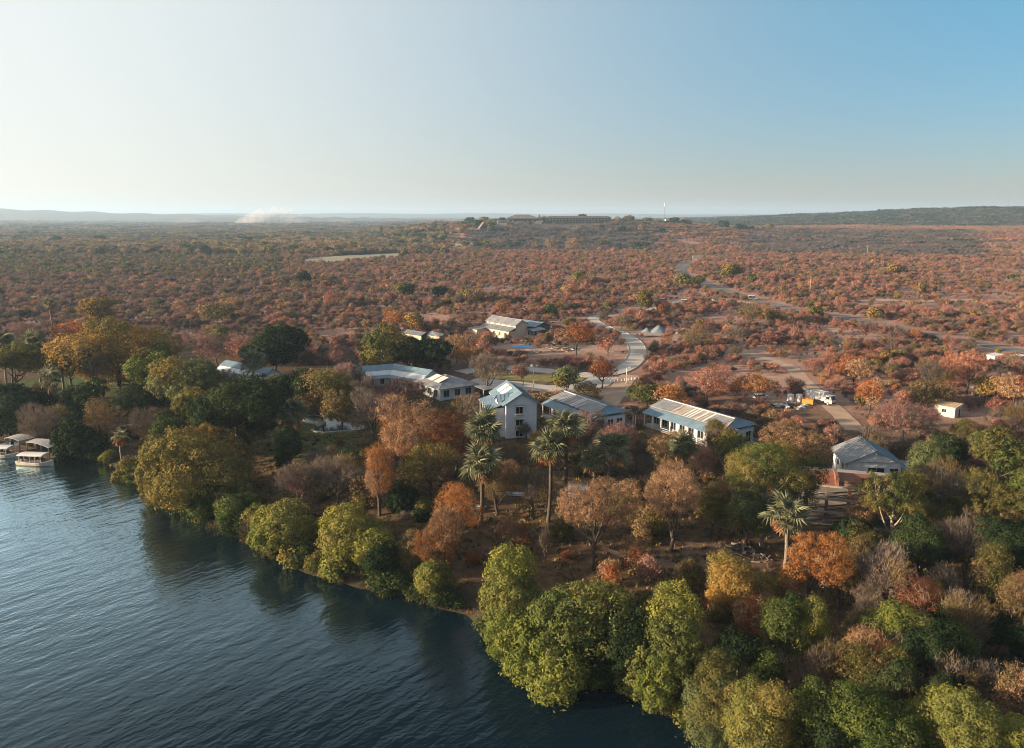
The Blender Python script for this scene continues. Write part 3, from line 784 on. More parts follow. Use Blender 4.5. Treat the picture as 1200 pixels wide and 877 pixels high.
# --- ruined sheds
for k, (px, py, L, lab) in enumerate([(500, 399, 11, 'long low ruined shed with sagging grey roof by the orange tree'), (521, 400, 7, 'short ruined shed with collapsed dark roof next to the long one')]):
    p = gp(px, py); r = place('ruined_shed', lab, 'shed', p.x, p.y, R(52), 7, None, None, L / 2)
    mb = MB(); w = 6.0
    mb.box((-w / 2, L / 2, 1.0), (.25, L, 2.6)).box((w / 2, L / 2, 1.0), (.25, L, 2.6)).box((0, L, 1.0), (w - .3, .25, 2.6)); mb.build('wall', 'wall_cream', r)
    MB().ribbed([(-w / 2 - .5, L, 2.3), (-w / 2 - .5, 0, 2.2), (0, 0, 3.2 - k * .6), (0, L, 3.6)], .08).build('roof', 'roof_grey', r)
    MB().ribbed([(w / 2 + .5, .6, 1.9), (w / 2 + .5, L * .6, 2.2), (.3, L * .6, 3.2), (.3, .6, 2.9)], .08).build('fallen_roof', 'concrete_dark', r)
    for i in range(4): MB().box((w * .25, L * (.15 + .25 * i), 2.75), (w * .5, .12, .14)).build('rafter', 'timber', r)
# --- grey roofed house and unfinished frame
def right_house():
    r = place('gabled_house', 'white house with pale grey gable roof above the unfinished building', 'house', 68.4, 142.5, R(-7), 8, None, None, 5)
    w, L, hw, hr = 9.6, 9.5, 4.7, 7.0
    gable_wall(w, L, hw, hr, 'wall_white', r); MB().box((0, 4.7, .2), (w - .3, L - .3, 3)).build('plinth', 'concrete_dark', r)
    gable_roof(w, L, hw, hr, .8, 'roof_grey', r, sides=(-1,)); gable_roof(w, L, hw, hr, .8, 'roof_blue', r, sides=(1,), nm='roof_slope', lift=.05)
    mb = MB(); mb.box((0, -.35, 5.0), (5.6, .18, .2)).box((0, -.35, 5.8), (.18, .18, 1.6)); mb.build('gable_truss', 'frame_white', r)
    window(r, 'front', 0, .4, 2.6, 3.0, 2.2); window(r, 'front', 0, 3.6, 2.6, 1.5, 2.2); window(r, 'left', w / 2, 3, 2.8, 1.2, 1.4); window(r, 'left', w / 2, 6, 2.8, 1.2, 1.4)
    MB().ribbed([(4.9, 1, 3.3), (9.5, 1, 2.9), (9.5, 8, 2.9), (4.9, 8, 3.3)], .1).build('side_roof', 'roof_grey', r)
    for a, b in ((9.2, 1.3), (9.2, 7.7)): post(r, a, b, 3.0)
    mb = MB(); mb.ribbed([(9, -7, 2.6), (17, -7, 2.4), (17, -1.5, 2.7), (9, -1.5, 2.9)], .1); mb.build('terrace_roof', 'roof_grey', r)
    for a, b in ((9.3, -6.7), (16.7, -6.7), (16.7, -1.8), (9.3, -1.8)): post(r, a, b, 2.6)
right_house()
def frame_building():
    p = gp(992, 618); r = place('unfinished_building', 'dark unfinished concrete frame building with brick piers and red roof strip', 'building', p.x, p.y, R(-17), 11, None, None, 5)
    W, D = 14.0, 9.0
    for f in range(4):
        z = .1 + f * 2.25
        MB().box((0, D / 2, z), (W + (.8 if f else 0), D + (.8 if f else 0), .28)).build('floor_slab', 'concrete', r)
    for f in range(3):
        for i in range(5):
            for j in (0, 1):
                x = -W / 2 + .3 + i * (W - .6) / 4
                MB().box((x, .3 + j * (D - .6), 1.22 + f * 2.25), (.5, .5, 1.96)).build('pier', 'wall_brick' if i in (2, 4) else 'concrete_dark', r)
        MB().box((0, D - 1.6, 1.22 + f * 2.25), (W - 1.2, .2, 1.95)).build('back_wall', 'concrete_dark', r)
        if f < 2:
            mb = MB(); mb.box((0, .1, 2.95 + f * 2.25), (W, .06, .07)).box((0, .1, 3.25 + f * 2.25), (W, .06, .07)); mb.build('scaffold_rail', 'steel', r)
    MB().slab([(-7.2, -.2, 7.1), (-2.2, -.2, 7.1), (-2.2, 4.5, 8.1), (-7.2, 4.5, 8.1)], .15).build('red_roof', 'roof_red', r)
    MB().box((-2.0, 2.2, 7.6), (.5, 5.0, 1.6)).build('parapet', 'wall_brick', r); MB().box((3.0, .3, 7.4), (8.4, .3, .8)).build('parapet', 'wall_brick', r)
    MB().slab([(-1.6, .8, 7.1), (6.8, .8, 7.1), (6.8, 5, 7.8), (-1.6, 5, 7.8)], .12).build('red_roof', 'roof_red', r)
frame_building()
# --- sheds and cabins in the bush
def cabin(px, py, yaw, w, L, h, wall, roof, lab, nm='shed'):
    p = gp(px, py); r = place(nm, lab, nm.split('_')[-1], p.x, p.y, R(yaw), max(w, L) * .7, None, None, L / 2)
    MB().box((0, L / 2, h / 2 - .2), (w, L, h + .4)).build('wall', wall, r)
    MB().ribbed([(-w / 2 - .3, L + .3, h), (-w / 2 - .3, -.3, h), (w / 2 + .3, -.3, h + .5), (w / 2 + .3, L + .3, h + .5)], .08).build('roof', roof, r)
    window(r, 'front', 0, -w * .22, h * .55, w * .2, h * .32); window(r, 'left', w / 2, L * .5, h * .55, L * .22, h * .35)
    MB().box((w * .22, -.02, h * .36), (w * .2, .08, h * .72)).build('door', 'black', r)
cabin(1122, 489, 38, 3.6, 5.2, 2.7, 'paint_cream', 'timber_pale', 'small cream walled shed under a tan bush in the open scrub')
cabin(1170, 426, 20, 4.0, 3.2, 2.6, 'paint_white', 'roof_sheet_white', 'small white cabin standing clear in the scrub', 'cabin')
cabin(1195, 427, 10, 4.5, 3.0, 2.5, 'paint_cream', 'roof_sheet_white', 'cream cabin partly hidden by scrub near the white one', 'cabin')
cabin(1157, 466, 15, 3.0, 4.0, 2.2, 'timber', 'timber_pale', 'brown timber hut in the scrub behind the shed', 'hut')

# ------------------------------------------------------------------ lodge on the hill, towers, sign
def hill_lodge():
    D = 1475.0; s = D * 1.0 / FPX
    def X(px): return (px - 600) * s * .99
    r = place('hill_lodge', 'long thatched safari lodge with rows of balconies along the hilltop', 'lodge', X(655), D, 0, 95)
    g = gh(X(655), D); zb = g
    r.location.z = zb
    ztop = 13.0
    x0, x1 = X(640) - X(655), X(715) - X(655)
    h = max(9.0, ztop)
    MB().box(((x0 + x1) / 2, 6, h * .35), (x1 - x0, 10, h * .9)).build('wall', 'concrete_dark', r)
    MB().prism([(x0 - 2, h * .78), (x1 + 2, h * .78), (x1 - 5, h * 1.05), (x0 + 5, h * 1.05)][::-1], -1, 13).build('roof', 'thatch', r)
    for f in range(3):
        MB().box(((x0 + x1) / 2, -.4, h * (.06 + .25 * f)), (x1 - x0, 3, .5)).build('balcony', 'timber', r)
        for i in range(20):
            x = x0 + (i + .5) * (x1 - x0) / 20
            MB().box((x, .95, h * (.06 + .25 * f) + 1.6), (3.2, .12, 2.2)).build('window', 'glass_dark', r)
    c = X(612) - X(655)
    MB().box((c, 4, h * .3), (56, 14, h * .9)).build('hall_wall', 'concrete_dark', r)
    a, b, t = 33, 11, h * 1.25
    MB().add([(c - a, -7, h * .7), (c + a, -7, h * .7), (c + a, 15, h * .7), (c - a, 15, h * .7), (c - 12, 4, t), (c + 12, 4, t)], [(0, 1, 5, 4), (1, 2, 5), (2, 3, 4, 5), (3, 0, 4), (3, 2, 1, 0)]).build('hall_roof', 'thatch', r)
    for i in range(6): MB().box((c - 22 + i * 9, -3.05, h * .38), (5, .14, h * .4)).build('hall_opening', 'glass_dark', r)
    k = X(632) - X(655)
    MB().add([(k - 9, -6, 0), (k + 9, -6, 0), (k + 9, 12, 0), (k - 9, 12, 0), (k, 3, h * 1.35)], [(0, 1, 4), (1, 2, 4), (2, 3, 4), (3, 0, 4), (3, 2, 1, 0)]).build('tower_roof', 'thatch', r)
    # A-frame thatched house
    xx = (568 - 600) * 1350 / FPX
    r = place('thatched_house', 'steep thatched A-frame house standing apart from the hill lodge', 'house', xx, 1350, R(15), 14)
    MB().prism([(-7, -.5), (7, -.5), (7, 5), (-7, 5)][::-1], 0, 12).build('wall', 'concrete_dark', r)
    mb = MB(); mb.slab([(-9, 13, 4), (-9, -1, 4), (0, -1, 15), (0, 13, 15)], .6).slab([(9, -1, 4), (9, 13, 4), (0, 13, 15), (0, -1, 15)], .6); mb.build('roof', 'thatch', r)
    MB().add([(-7.5, -.1, 5), (7.5, -.1, 5), (0, -.1, 14)], [(0, 1, 2)]).build('gable_window', 'glass_dark', r)
    MB().box((0, -.1, 2.2), (3, .2, 4.4)).build('door', 'timber', r)
    r = place('hilltop_house', 'flat roofed white house beside the thatched A-frame on the hill', 'house', (589 - 600) * 1420 / FPX, 1420, R(5), 14)
    MB().box((0, 4, 4), (16, 8, 9)).build('wall', 'concrete', r); MB().box((0, 4, 8.9), (18, 10, .6)).build('roof', 'roof_grey', r)
    for i in range(4): MB().box((-6 + i * 4, -.06, 6), (2.2, .14, 2)).build('window', 'glass_dark', r)
hill_lodge()
def lattice(name, px, dist, ytop, lab, w, dish=False):
    x = (px - 600) * dist / FPX; g = gh(x, dist); H = CAMZ - (ytop - 252) * dist / FPX - g
    r = place(name, lab, 'tower', x, dist, R(20), 6)
    for sx, sy in ((-1, -1), (1, -1), (0, 1.1)):
        MB().tube([(sx * w, sy * w, -1), (sx * w * .25, sy * w * .25, H)], [.22, .16], 5).build('leg', 'steel', r)
    mb = MB(); n = 14
    for i in range(n):
        z0, z1 = H * i / n, H * (i + 1) / n; k0, k1 = w * (1 - .75 * i / n), w * (1 - .75 * (i + 1) / n)
        P0 = [(-k0, -k0, z0), (k0, -k0, z0), (0, 1.1 * k0, z0)]; P1 = [(-k1, -k1, z1), (k1, -k1, z1), (0, 1.1 * k1, z1)]
        for q in range(3): mb.tube([P0[q], P1[(q + 1) % 3]], [.08, .08], 4, False); mb.tube([P1[q], P1[(q + 1) % 3]], [.08, .08], 4, False)
    mb.build('bracing', 'steel', r)
    if dish:
        for z in (.9, .97): MB().tube([(0, 0, H * z - 1.6), (0, 0, H * z + 1.6)], [1.3, 1.3], 10).build('antenna_drum', 'paint_white', r)
        MB().box((3, -5, 4), (7, 5, 9)).build('equipment_hut', 'paint_white', r)
    MB().tube([(0, 0, H - .5), (0, 0, H + 6)], [.25, .12], 5).build('spike', 'steel', r)
lattice('radio_tower', 775, 1620, 239, 'pale radio tower with drum antennas on the hill shoulder', 1.3, True)
lattice('radio_mast', 1155, 2950, 230, 'taller of two thin radio masts on the wooded ridge', 2.0)
lattice('radio_mast', 1168, 2950, 234, 'shorter of two thin radio masts on the wooded ridge', 2.0)
def utility_pole(px, ybase, h, lab, cat='pole'):
    p = gp(px, ybase); r = place('utility_pole', lab, cat, p.x, p.y, R(15), 1.5)
    MB().tube([(0, 0, -.5), (0, 0, h)], [.16, .11], 7).build('pole', 'timber_pale', r); MB().box((0, 0, h - .5), (1.8, .12, .14)).build('crossarm', 'timber_pale', r)
    for a in (-.75, 0, .75): MB().tube([(a, 0, h - .43), (a, 0, h - .2)], [.06, .05], 6).build('insulator', 'paint_white', r)
utility_pole(949, 343, 11, 'wooden power pole standing by the sandy clearing near the main road')
utility_pole(1016, 300, 14, 'wooden power pole on the far plain below the ridge')
def billboard():
    p = gp(816, 307); r = place('billboard', 'cream roadside billboard at the bend of the main road', 'billboard', p.x, p.y, R(8), 4)
    MB().box((0, 0, 4.4), (9.0, .4, 4.2)).build('panel', 'paint_cream', r)
    for a in (-3.4, 3.4): MB().box((a, .35, 1.8), (.3, .3, 5.2)).build('post', 'steel', r)
    MB().box((0, -.23, 4.4), (8.2, .06, .5)).build('stripe', 'paint_orange', r)
billboard()

# ------------------------------------------------------------------ boats and landing stages
def boat(px, py, yaw, L, lab):
    x, y = at_z(px, py, .6); r = place('tour_boat', lab, 'boat', x, y, R(yaw), 4, 'tour boats moored at the bank', z=0.0)
    hb = 1.4; rings = []
    for i in range(11):
        t = i / 10; xx = -L / 2 + L * t
        b = hb * (1 - .35 * (1 - t) ** 3 * 1.0) if t < .6 else hb * (1 - ((t - .6) / .4) ** 2.2 * .96)
        sh = 1.0 + .12 * (1 - t) ** 2 + .55 * max(0, (t - .55) / .45) ** 2; k = -.35 + .25 * max(0, (t - .7) / .3) ** 2
        rings.append([(xx, -b, sh), (xx, -b * .88, .25), (xx, -b * .5, k), (xx, b * .5, k), (xx, b * .88, .25), (xx, b, sh)])
    h = MB().loft(rings).build('hull', 'paint_cream', r)
    MB().loft([[(q[0] * 1.003, q[1] * 1.02 + (0), q[2] * 1.0) for q in (rr[0], (rr[0][0], rr[0][1] * .985, rr[0][2] - .16), (rr[0][0], -rr[0][1] * .985, rr[0][2] - .16), rr[5])] for rr in rings[:10]]).build('gunwale', 'paint_white', h)
    MB().box((-L * .06, 0, 1.03), (L * .72, 2.2, .1)).build('deck', 'timber', r)
    for i in range(5):
        for s in (-1, 1):
            MB().box((-L * .36 + i * L * .15, s * 1.16, 1.95), (.08, .08, 1.9)).build('canopy_post', 'steel', r)
    for i in range(4):
        for s in (-.55, .55): MB().box((-L * .28 + i * L * .15, s, 1.35), (.55, .8, .12)).box((-L * .28 + i * L * .15 - .25, s, 1.65), (.08, .8, .6)).build('seat', 'timber', r)
    c = []
    for i in range(7):
        t = i / 6; xx = -L * .40 + L * .70 * t; e = 1 if 0 < i < 6 else .93
        c.append([(xx, -1.55 * e, 2.86), (xx, -1.55 * e, 2.96), (xx, -.8 * e, 3.14), (xx, 0, 3.2), (xx, .8 * e, 3.14), (xx, 1.55 * e, 2.96), (xx, 1.55 * e, 2.86)])
    MB().loft(c).build('canopy', 'paint_white', r); r.scale = (1, 1, .85)
    mb = MB()
    for s in (-1, 1): mb.box((-L * .06, s * 1.2, 1.75), (L * .64, .05, .06)); mb.box((-L * .06, s * 1.2, 1.4), (L * .64, .05, .05))
    mb.build('rail', 'steel', r)
    MB().box((-L / 2 - .25, 0, .7), (.5, .6, 1.2)).build('outboard_motor', 'black', r)
boat(42, 542, -6, 8.4, 'cream tour boat with white canopy moored nearest open water')
boat(1, 533, -4, 9.0, 'cream tour boat with white canopy moored behind the nearest one')
def landing(px4, lab, hz=3.4):
    P = [at_z(a, b, hz) for a, b in px4]; cx = sum(q[0] for q in P) / 4; cyy = sum(q[1] for q in P) / 4
    r = place('landing_stage', lab, 'jetty', cx, cyy, 0, 6, 'shaded landing stages at the bank', z=0.0)
    Q = [Vector((q[0] - cx, q[1] - cyy, hz)) for q in P]
    n = 6; mb = MB()
    for i in range(n):
        t0, t1 = i / n, (i + 1) / n
        f = lambda t: .35 * math.sin(math.pi * t)
        a, b = Q[0].lerp(Q[1], t0), Q[3].lerp(Q[2], t0); c, d = Q[0].lerp(Q[1], t1), Q[3].lerp(Q[2], t1)
        a.z += f(t0); b.z += f(t0); c.z += f(t1); d.z += f(t1)
        mb.slab([a, b, d, c], .08)
    mb.build('shade_roof', 'shade_net', r)
    for q in Q: MB().tube([(q.x * .95, q.y * .95, -2.0), (q.x * .95, q.y * .95, hz)], [.1, .1], 6).build('post', 'timber', r)
    for k in range(6):
        t = (k + .5) / 6; a = Q[0].lerp(Q[3], t); b = Q[1].lerp(Q[2], t); e = (Q[3] - Q[0]).normalized() * .36
        MB().slab([(a.x - e.x, a.y - e.y, .75), (a.x + e.x, a.y + e.y, .75), (b.x + e.x, b.y + e.y, .75), (b.x - e.x, b.y - e.y, .75)], .1).build('deck_plank', 'timber', r)
landing([(30, 518.7), (57, 525.5), (73, 519.3), (41, 514.5)], 'landing stage with grey net roof beside the boat nearest open water')
landing([(5, 514), (22, 517.5), (41, 513), (21, 508.8)], 'landing stage with grey net roof between the two tour boats')
landing([(-16, 506), (-4, 508.5), (8, 505.5), (-5, 502.8)], 'small landing stage with grey net roof farthest upstream')

# ------------------------------------------------------------------ vehicles
def wheel(r, x, y, rad, w):
    o = MB().tube([(x, y - w / 2, rad), (x, y + w / 2, rad)], [rad, rad], 14).build('wheel', 'tyre', r)
    s = -1 if y < 0 else 1
    MB().tube([(x, y + s * (w / 2 - .05), rad), (x, y + s * (w / 2 + .012), rad)], [rad * .58, rad * .55], 10).build('rim', 'steel', o)
def car(px, py, yaw, paint, lab, L=4.5, W=1.8, H=1.75, van=False, roof=None):
    p = gp(px, py); r = place('parked_car' if not van else 'parked_van', lab, 'van' if van else 'car', p.x, p.y, R(yaw), 3); r.location.z += .1
    h0 = .95 if not van else 1.15
    pf = [(-L / 2, .35), (-L / 2, h0), (L * .22, h0), (L * .47, h0 * .86), (L / 2, .6), (L / 2, .35)]
    def loftx(prof, wy, m, nm, taper=1.0, par=r):
        mb = MB(); k = len(prof); vs = [(a, -wy * (taper if b > h0 + .2 else 1), b) for a, b in prof] + [(a, wy * (taper if b > h0 + .2 else 1), b) for a, b in prof]
        mb.add(vs, [tuple(range(k)), tuple(range(2 * k - 1, k - 1, -1))] + [(i, k + i, k + (i + 1) % k, (i + 1) % k) for i in range(k)]); return mb.build(nm, m, par)
    b = loftx(pf, W / 2, paint, 'body')
    xr, xf = -L * .46, (L * .10 if not van else L * .2)
    loftx([(xr, h0 - .01), (xr + .12, H - .12), (xf - .1, H - .12), (xf + (.65 if not van else .5), h0 - .01)], W * .46, 'glass_dark', 'cabin_glass', .86)
    loftx([(xr + .08, H - .13), (xr + .15, H), (xf - .15, H), (xf - .02, H - .13)], W * .42, roof or paint, 'roof', .96)
    for s in (-1, 1):
        for f in (xr + .1, -L * .08): MB().box((f, s * W * .425, (h0 + H) / 2 - .03), (.12, .06, H - h0)).build('pillar', paint, r)
        MB().box((L / 2 - .02, s * W * .34, .72), (.08, .34, .18)).build('headlight', 'paint_white', r)
        MB().box((-L / 2 + .01, s * W * .4, .78), (.06, .2, .26)).build('tail_light', 'paint_red', r)
        for f in (-L * .31, L * .31): wheel(r, f, s * (W / 2 - .1), .36, .24)
    MB().box((L / 2 + .02, 0, .45), (.1, W * .96, .18)).build('bumper', 'black', r)
car(560.5, 441.5, -78, 'paint_green_dark', 'dark green off-road car with white roof in the car park', H=1.9, roof='paint_white')
car(777, 354.5, 10, 'paint_white', 'white van standing by the ochre roadside tree', 5.2, 2.0, 2.3, True)
car(803, 356, -12, 'paint_white', 'white van parked alone beside the access road', 5.2, 2.0, 2.3, True)
car(882, 351.5, -14, 'paint_white', 'white van driving along the main road', 5.4, 2.0, 2.4, True)
car(874, 351, -14, 'black', 'dark car following the white van on the main road', 4.6, 1.8, 1.6)
car(1151, 470, 60, 'paint_cream', 'cream off-road car parked in the scrub by the brown hut', 4.6, 1.9, 1.9)
car(892, 468, 20, 'paint_white', 'white car half hidden behind the rubbish heap bushes', 4.4, 1.8, 1.5)
car(582, 401, 30, 'paint_white', 'white pickup sized car by the cream farmhouse porch', 4.8, 1.9, 1.8)
def lorry():
    p = gp(963, 473); r = place('lorry', 'white lorry with high sided open box and open cab door on the track', 'lorry', p.x, p.y, R(-52), 6); r.location.z += .1
    W = 2.3
    mb = MB(); mb.box((-1.6, -W / 2 + .05, 2.1), (5.4, .1, 2.3)).box((-1.6, W / 2 - .05, 2.1), (5.4, .1, 2.3)).box((1.05, 0, 2.1), (.1, W - .2, 2.3)).box((-4.25, 0, 2.1), (.1, W - .2, 2.3)).box((-1.6, 0, 1.0), (5.2, W - .2, .12)); b = mb.build('box_body', 'paint_white', r)
    mb = MB()
    for i in range(7):
        for s in (-1, 1): mb.box((-4.1 + i * .83, s * (W / 2 + .03), 2.1), (.08, .06, 2.28))
    mb.build('side_rib', 'paint_white', b)
    MB().box((-1.6, 0, 1.5), (5.0, W - .3, .8)).build('load', 'paint_green_dark', r)
    c = MB().prism([(1.25, .55), (3.35, .55), (3.45, 1.35), (2.95, 2.5), (1.25, 2.6)][::-1], -W / 2 + .1, W / 2 - .1).build('cab', 'paint_white', r)
    MB().slab([(3.44, -.95, 1.45), (3.44, .95, 1.45), (3.0, .9, 2.42), (3.0, -.9, 2.42)], .04).build('windscreen', 'glass_dark', c)
    for s in (-1, 1):
        MB().box((2.2, s * (W / 2 - .085), 1.95), (1.0, .04, .7)).build('side_window', 'glass_dark', c); MB().box((3.42, s * .8, .95), (.08, .32, .22)).build('headlight', 'frame_white', c)
        for f in (-3.2, 2.3): wheel(r, f, s * (W / 2 - .18), .45, .3)
    MB().box((2.6, W / 2 + .55, 1.6), (.08, 1.05, 1.9)).build('open_door', 'paint_white', r)
    MB().box((-.6, 0, .75), (7.4, .9, .22)).build('chassis', 'black', r); MB().box((3.45, 0, .55), (.14, W - .2, .25)).build('bumper', 'black', r)
lorry()

# ------------------------------------------------------------------ heaps, tanks, sheets, posts
def heap(px, py, w, h, m, lab, yaw=0, asp=1.0, nm='heap', cat='heap'):
    p = gp(px, py); rg = np.random.default_rng(px); mb = MB(); K, N_ = 9, 26; rings = []
    for i in range(K):
        t = i / (K - 1); rr = w / 2 * (1 - t) + .08
        rings.append([(rr * math.cos(a * 2 * math.pi / N_) * (1 + .12 * math.sin(3 * a * .7 + px) + rg.normal(0, .035)), asp * rr * math.sin(a * 2 * math.pi / N_) * (1 + rg.normal(0, .035)), -.3 + (h + .3) * t ** 1.12 + rg.normal(0, .03 * h)) for a in range(N_)])
    o = mb.loft(rings).build(nm, m, None, True); o.location = p; o.rotation_euler = (0, 0, R(yaw)); FOOT.append((p.x, p.y, w * .5))
    tag(o, lab, cat); return o
heap(772, 389, 9.5, 3.0, 'gravel_blue', 'blue-grey gravel heap beside the access road', 20, .8, 'gravel_heap')
heap(758, 389, 6.0, 1.8, 'gravel_blue', 'smaller blue-grey gravel heap touching the large one', 0, .8, 'gravel_heap')
heap(801, 391, 9.0, 2.4, 'sand_tan', 'tan sand heap next to the blue-grey gravel', 10, .7, 'sand_heap')
heap(824, 393, 8.0, 1.6, 'sand_tan', 'low tan sand heap spreading beside the taller one', -10, .6, 'sand_heap')
heap(573, 424, 17.0, 1.6, 'soil_heap', 'long dark earth bank along the car park edge', -6, .35, 'earth_bank', 'earth bank')
heap(960, 405, 5.0, 1.1, 'sand_tan', 'small sand heap by the stone wall in the scrub', 0, .8, 'sand_heap')
p = gp(768, 394); r = place('concrete_slab', 'pale concrete slab in front of the gravel heap', 'slab', p.x, p.y, R(8), 5); MB().box((0, 0, .2), (10, 3.6, .5)).build('slab', 'concrete', r); MB().box((-2, -1.9, .15), (5, .25, .45)).build('brick_edge', 'wall_brick', r)
def tank(px, py, h, rad, lab):
    p = gp(px, py); r = place('water_tank', lab, 'tank', p.x, p.y, 0, 2, 'white tanks at the rubbish heap')
    MB().tube([(0, 0, -.1), (0, 0, h * .3), (0, 0, h * .32), (0, 0, h * .62), (0, 0, h * .64), (0, 0, h)], [rad, rad, rad * .96, rad * .96, rad, rad], 18).build('barrel', 'paint_white', r)
    MB().tube([(0, 0, h - .02), (0, 0, h + .18), (0, 0, h + .22)], [rad * .96, rad * .5, .15], 18).build('lid', 'paint_white', r)
tank(926, 471, 2.0, .9, 'white water tank beside the rubbish heap, farther from the lorry')
tank(936, 471, 2.0, .9, 'white water tank beside the rubbish heap, next to the orange skip')
p = gp(946, 474); r = place('skip', 'orange open skip between the white tanks and the lorry', 'skip', p.x, p.y, R(-20), 2)
mb = MB(); mb.box((0, -.85, .8), (2.8, .1, 1.5)).box((0, .85, .8), (2.8, .1, 1.5)).box((-1.35, 0, .8), (.1, 1.6, 1.5)).box((1.35, 0, .8), (.1, 1.6, 1.5)).box((0, 0, .1), (2.6, 1.6, .1)); mb.build('body', 'paint_orange', r)
for s in (-1, 1): MB().box((0, s * .93, 1.5), (2.9, .12, .12)).build('rim', 'paint_orange', r)
def pile(px, py, n, spread, mats, lab, size=(1.6, .5, .08), nm='debris_pile', cat='debris', seed=1, tilt=.25):
    p = gp(px, py); r = place(nm, lab, cat, p.x, p.y, 0, spread); rg = random.Random(seed * 31 + px)
    for i in range(n):
        o = MB().box((0, 0, 0), tuple(s * rg.uniform(.6, 1.4) for s in size)).build('piece', rg.choice(mats), r)
        d = spread * math.sqrt(rg.random()); a = rg.random() * 6.28
        o.location = (d * math.cos(a), d * math.sin(a) * .8, .12 + rg.random() * .5 * (1 - d / spread) + size[2] / 2); o.rotation_euler = (rg.uniform(-tilt, tilt), rg.uniform(-tilt, tilt), rg.random() * 6.28)
pile(925, 476, 34, 4.5, ['paint_white', 'concrete', 'black', 'timber'], 'rubbish heap of pale sheets and sacks below the white tanks', (1.3, .9, .35), 'rubbish_heap', 'rubbish')
pile(660, 410, 26, 6.5, ['timber_pale', 'timber', 'concrete', 'roof_sheet_white'], 'stacked planks and sheets spread over the farmhouse yard', (3.4, .7, .12), 'timber_pile', 'timber')
pile(652, 403, 16, 2.6, ['paint_white', 'paint_white', 'frame_white'], 'white drums and crates heaped behind the farmhouse planks', (1.1, 1.0, .9), 'crate_heap', 'crates')
pile(626, 413, 12, 3.6, ['roof_sheet_white', 'timber_pale'], 'pale boards lying at the front of the farmhouse yard', (3.2, .6, .1), 'board_pile', 'boards')
pile(862, 645, 30, 2.6, ['concrete', 'stone', 'concrete_dark', 'timber'], 'grey rubble and broken poles by the many-stemmed tree', (1.2, .22, .2), 'rubble_heap', 'rubble', 2, .5)
pile(888, 655, 24, 2.0, ['concrete', 'bark_pale', 'timber'], 'bleached branch heap beneath the bent-frond palm', (1.1, .1, .1), 'branch_heap', 'branches', 3, .5)
pile(845, 610, 14, 2.4, ['concrete_dark', 'timber'], 'dark timber offcuts at the foot of the grey-green tree', (2.2, .4, .2), 'offcut_heap', 'offcuts', 4, .3)
pile(1140, 678, 18, 3.4, ['concrete', 'bark_pale'], 'pale fallen branches in the shaded wood', (1.9, .12, .12), 'branch_heap', 'branches', 5, .4)
pile(445, 402, 3, 1.0, ['paint_white'], 'small white box standing alone on the bush edge', (.8, .8, 1.4), 'white_box', 'box', 6, .05)
def sheets(px, py, yaw, n, L, w, lab):
    p = gp(px, py); r = place('roofing_sheets', lab, 'roofing', p.x, p.y, R(yaw), 4)
    for i in range(n):
        mb = MB(); mb.ribbed([(-L / 2, -w / 2, .12), (L / 2, -w / 2, .12), (L / 2, w / 2, .16), (-L / 2, w / 2, .16)], .04, .35, .03)
        o = mb.build('sheet', 'roof_sheet_white' if i % 3 else 'roof_blue', r); o.location = (random.uniform(-.5, .5), (i - n / 2) * w * 1.08, .05 + .06 * (i % 2)); o.rotation_euler = (0, 0, random.uniform(-.12, .12))
sheets(676, 572, -8, 4, 4.2, .95, 'white roofing sheets laid out below the terrace palms')
sheets(671, 580, -14, 2, 3.4, .9, 'two white roofing sheets lying apart in front of the row')
sheets(600, 579, -6, 2, 4.8, .8, 'long white sheets lying near the tallest palm pair')
sheets(560, 594, -30, 2, 3.2, .8, 'white sheets leaning by the dead-skirted palm trunk')
sheets(825, 590, -20, 2, 3.4, .7, 'pale sheets beside the path at the coarse leaved tan tree')
P0, P1 = gp(716, 449), gp(760, 443)
for i in range(12):
    q = P0.lerp(P1, i / 11); r = place('bollard', ('white bollard at the footpath end of the row along the road bend' if i == 0 else 'white bollard at the far end of the row along the road bend' if i == 11 else 'short white concrete bollard in the middle of the row along the road bend'), 'bollard', q.x, q.y, 0, .6, 'white bollards along the road bend')
    MB().tube([(0, 0, -.2), (0, 0, .75), (0, 0, .8)], [.16, .15, .1], 8).build('shaft', 'paint_white', r); MB().tube([(0, 0, .55), (0, 0, .66)], [.165, .165], 8).build('band', 'paint_red', r)
def lamp_post(px, py, h, lab, heads=3):
    p = gp(px, py); r = place('lamp_post', lab, 'lamp post', p.x, p.y, 0, 1)
    MB().tube([(0, 0, -.3), (0, 0, h)], [.13, .09], 8).build('pole', 'paint_white', r); MB().tube([(0, 0, -.1), (0, 0, .5)], [.25, .22], 8).build('base', 'concrete', r)
    for k in range(heads):
        a = k * 2.1; MB().tube([(0, 0, h - .3), (.75 * math.cos(a), .75 * math.sin(a), h + .1)], [.05, .05], 5).build('arm', 'paint_white', r)
        MB().box((.95 * math.cos(a), .95 * math.sin(a), h + .05), (.6, .5, .3), a).build('lamp_head', 'paint_white', r)
lamp_post(625, 460, 7.8, 'tall white lamp post with three heads behind the white house')
lamp_post(734, 450, 5.0, 'slim white post at the end of the bollard row', 1)
p = gp(613, 414); r = place('blue_canopy', 'bright blue tarpaulin canopy on a post in the farmhouse yard', 'canopy', p.x, p.y, R(8), 4)
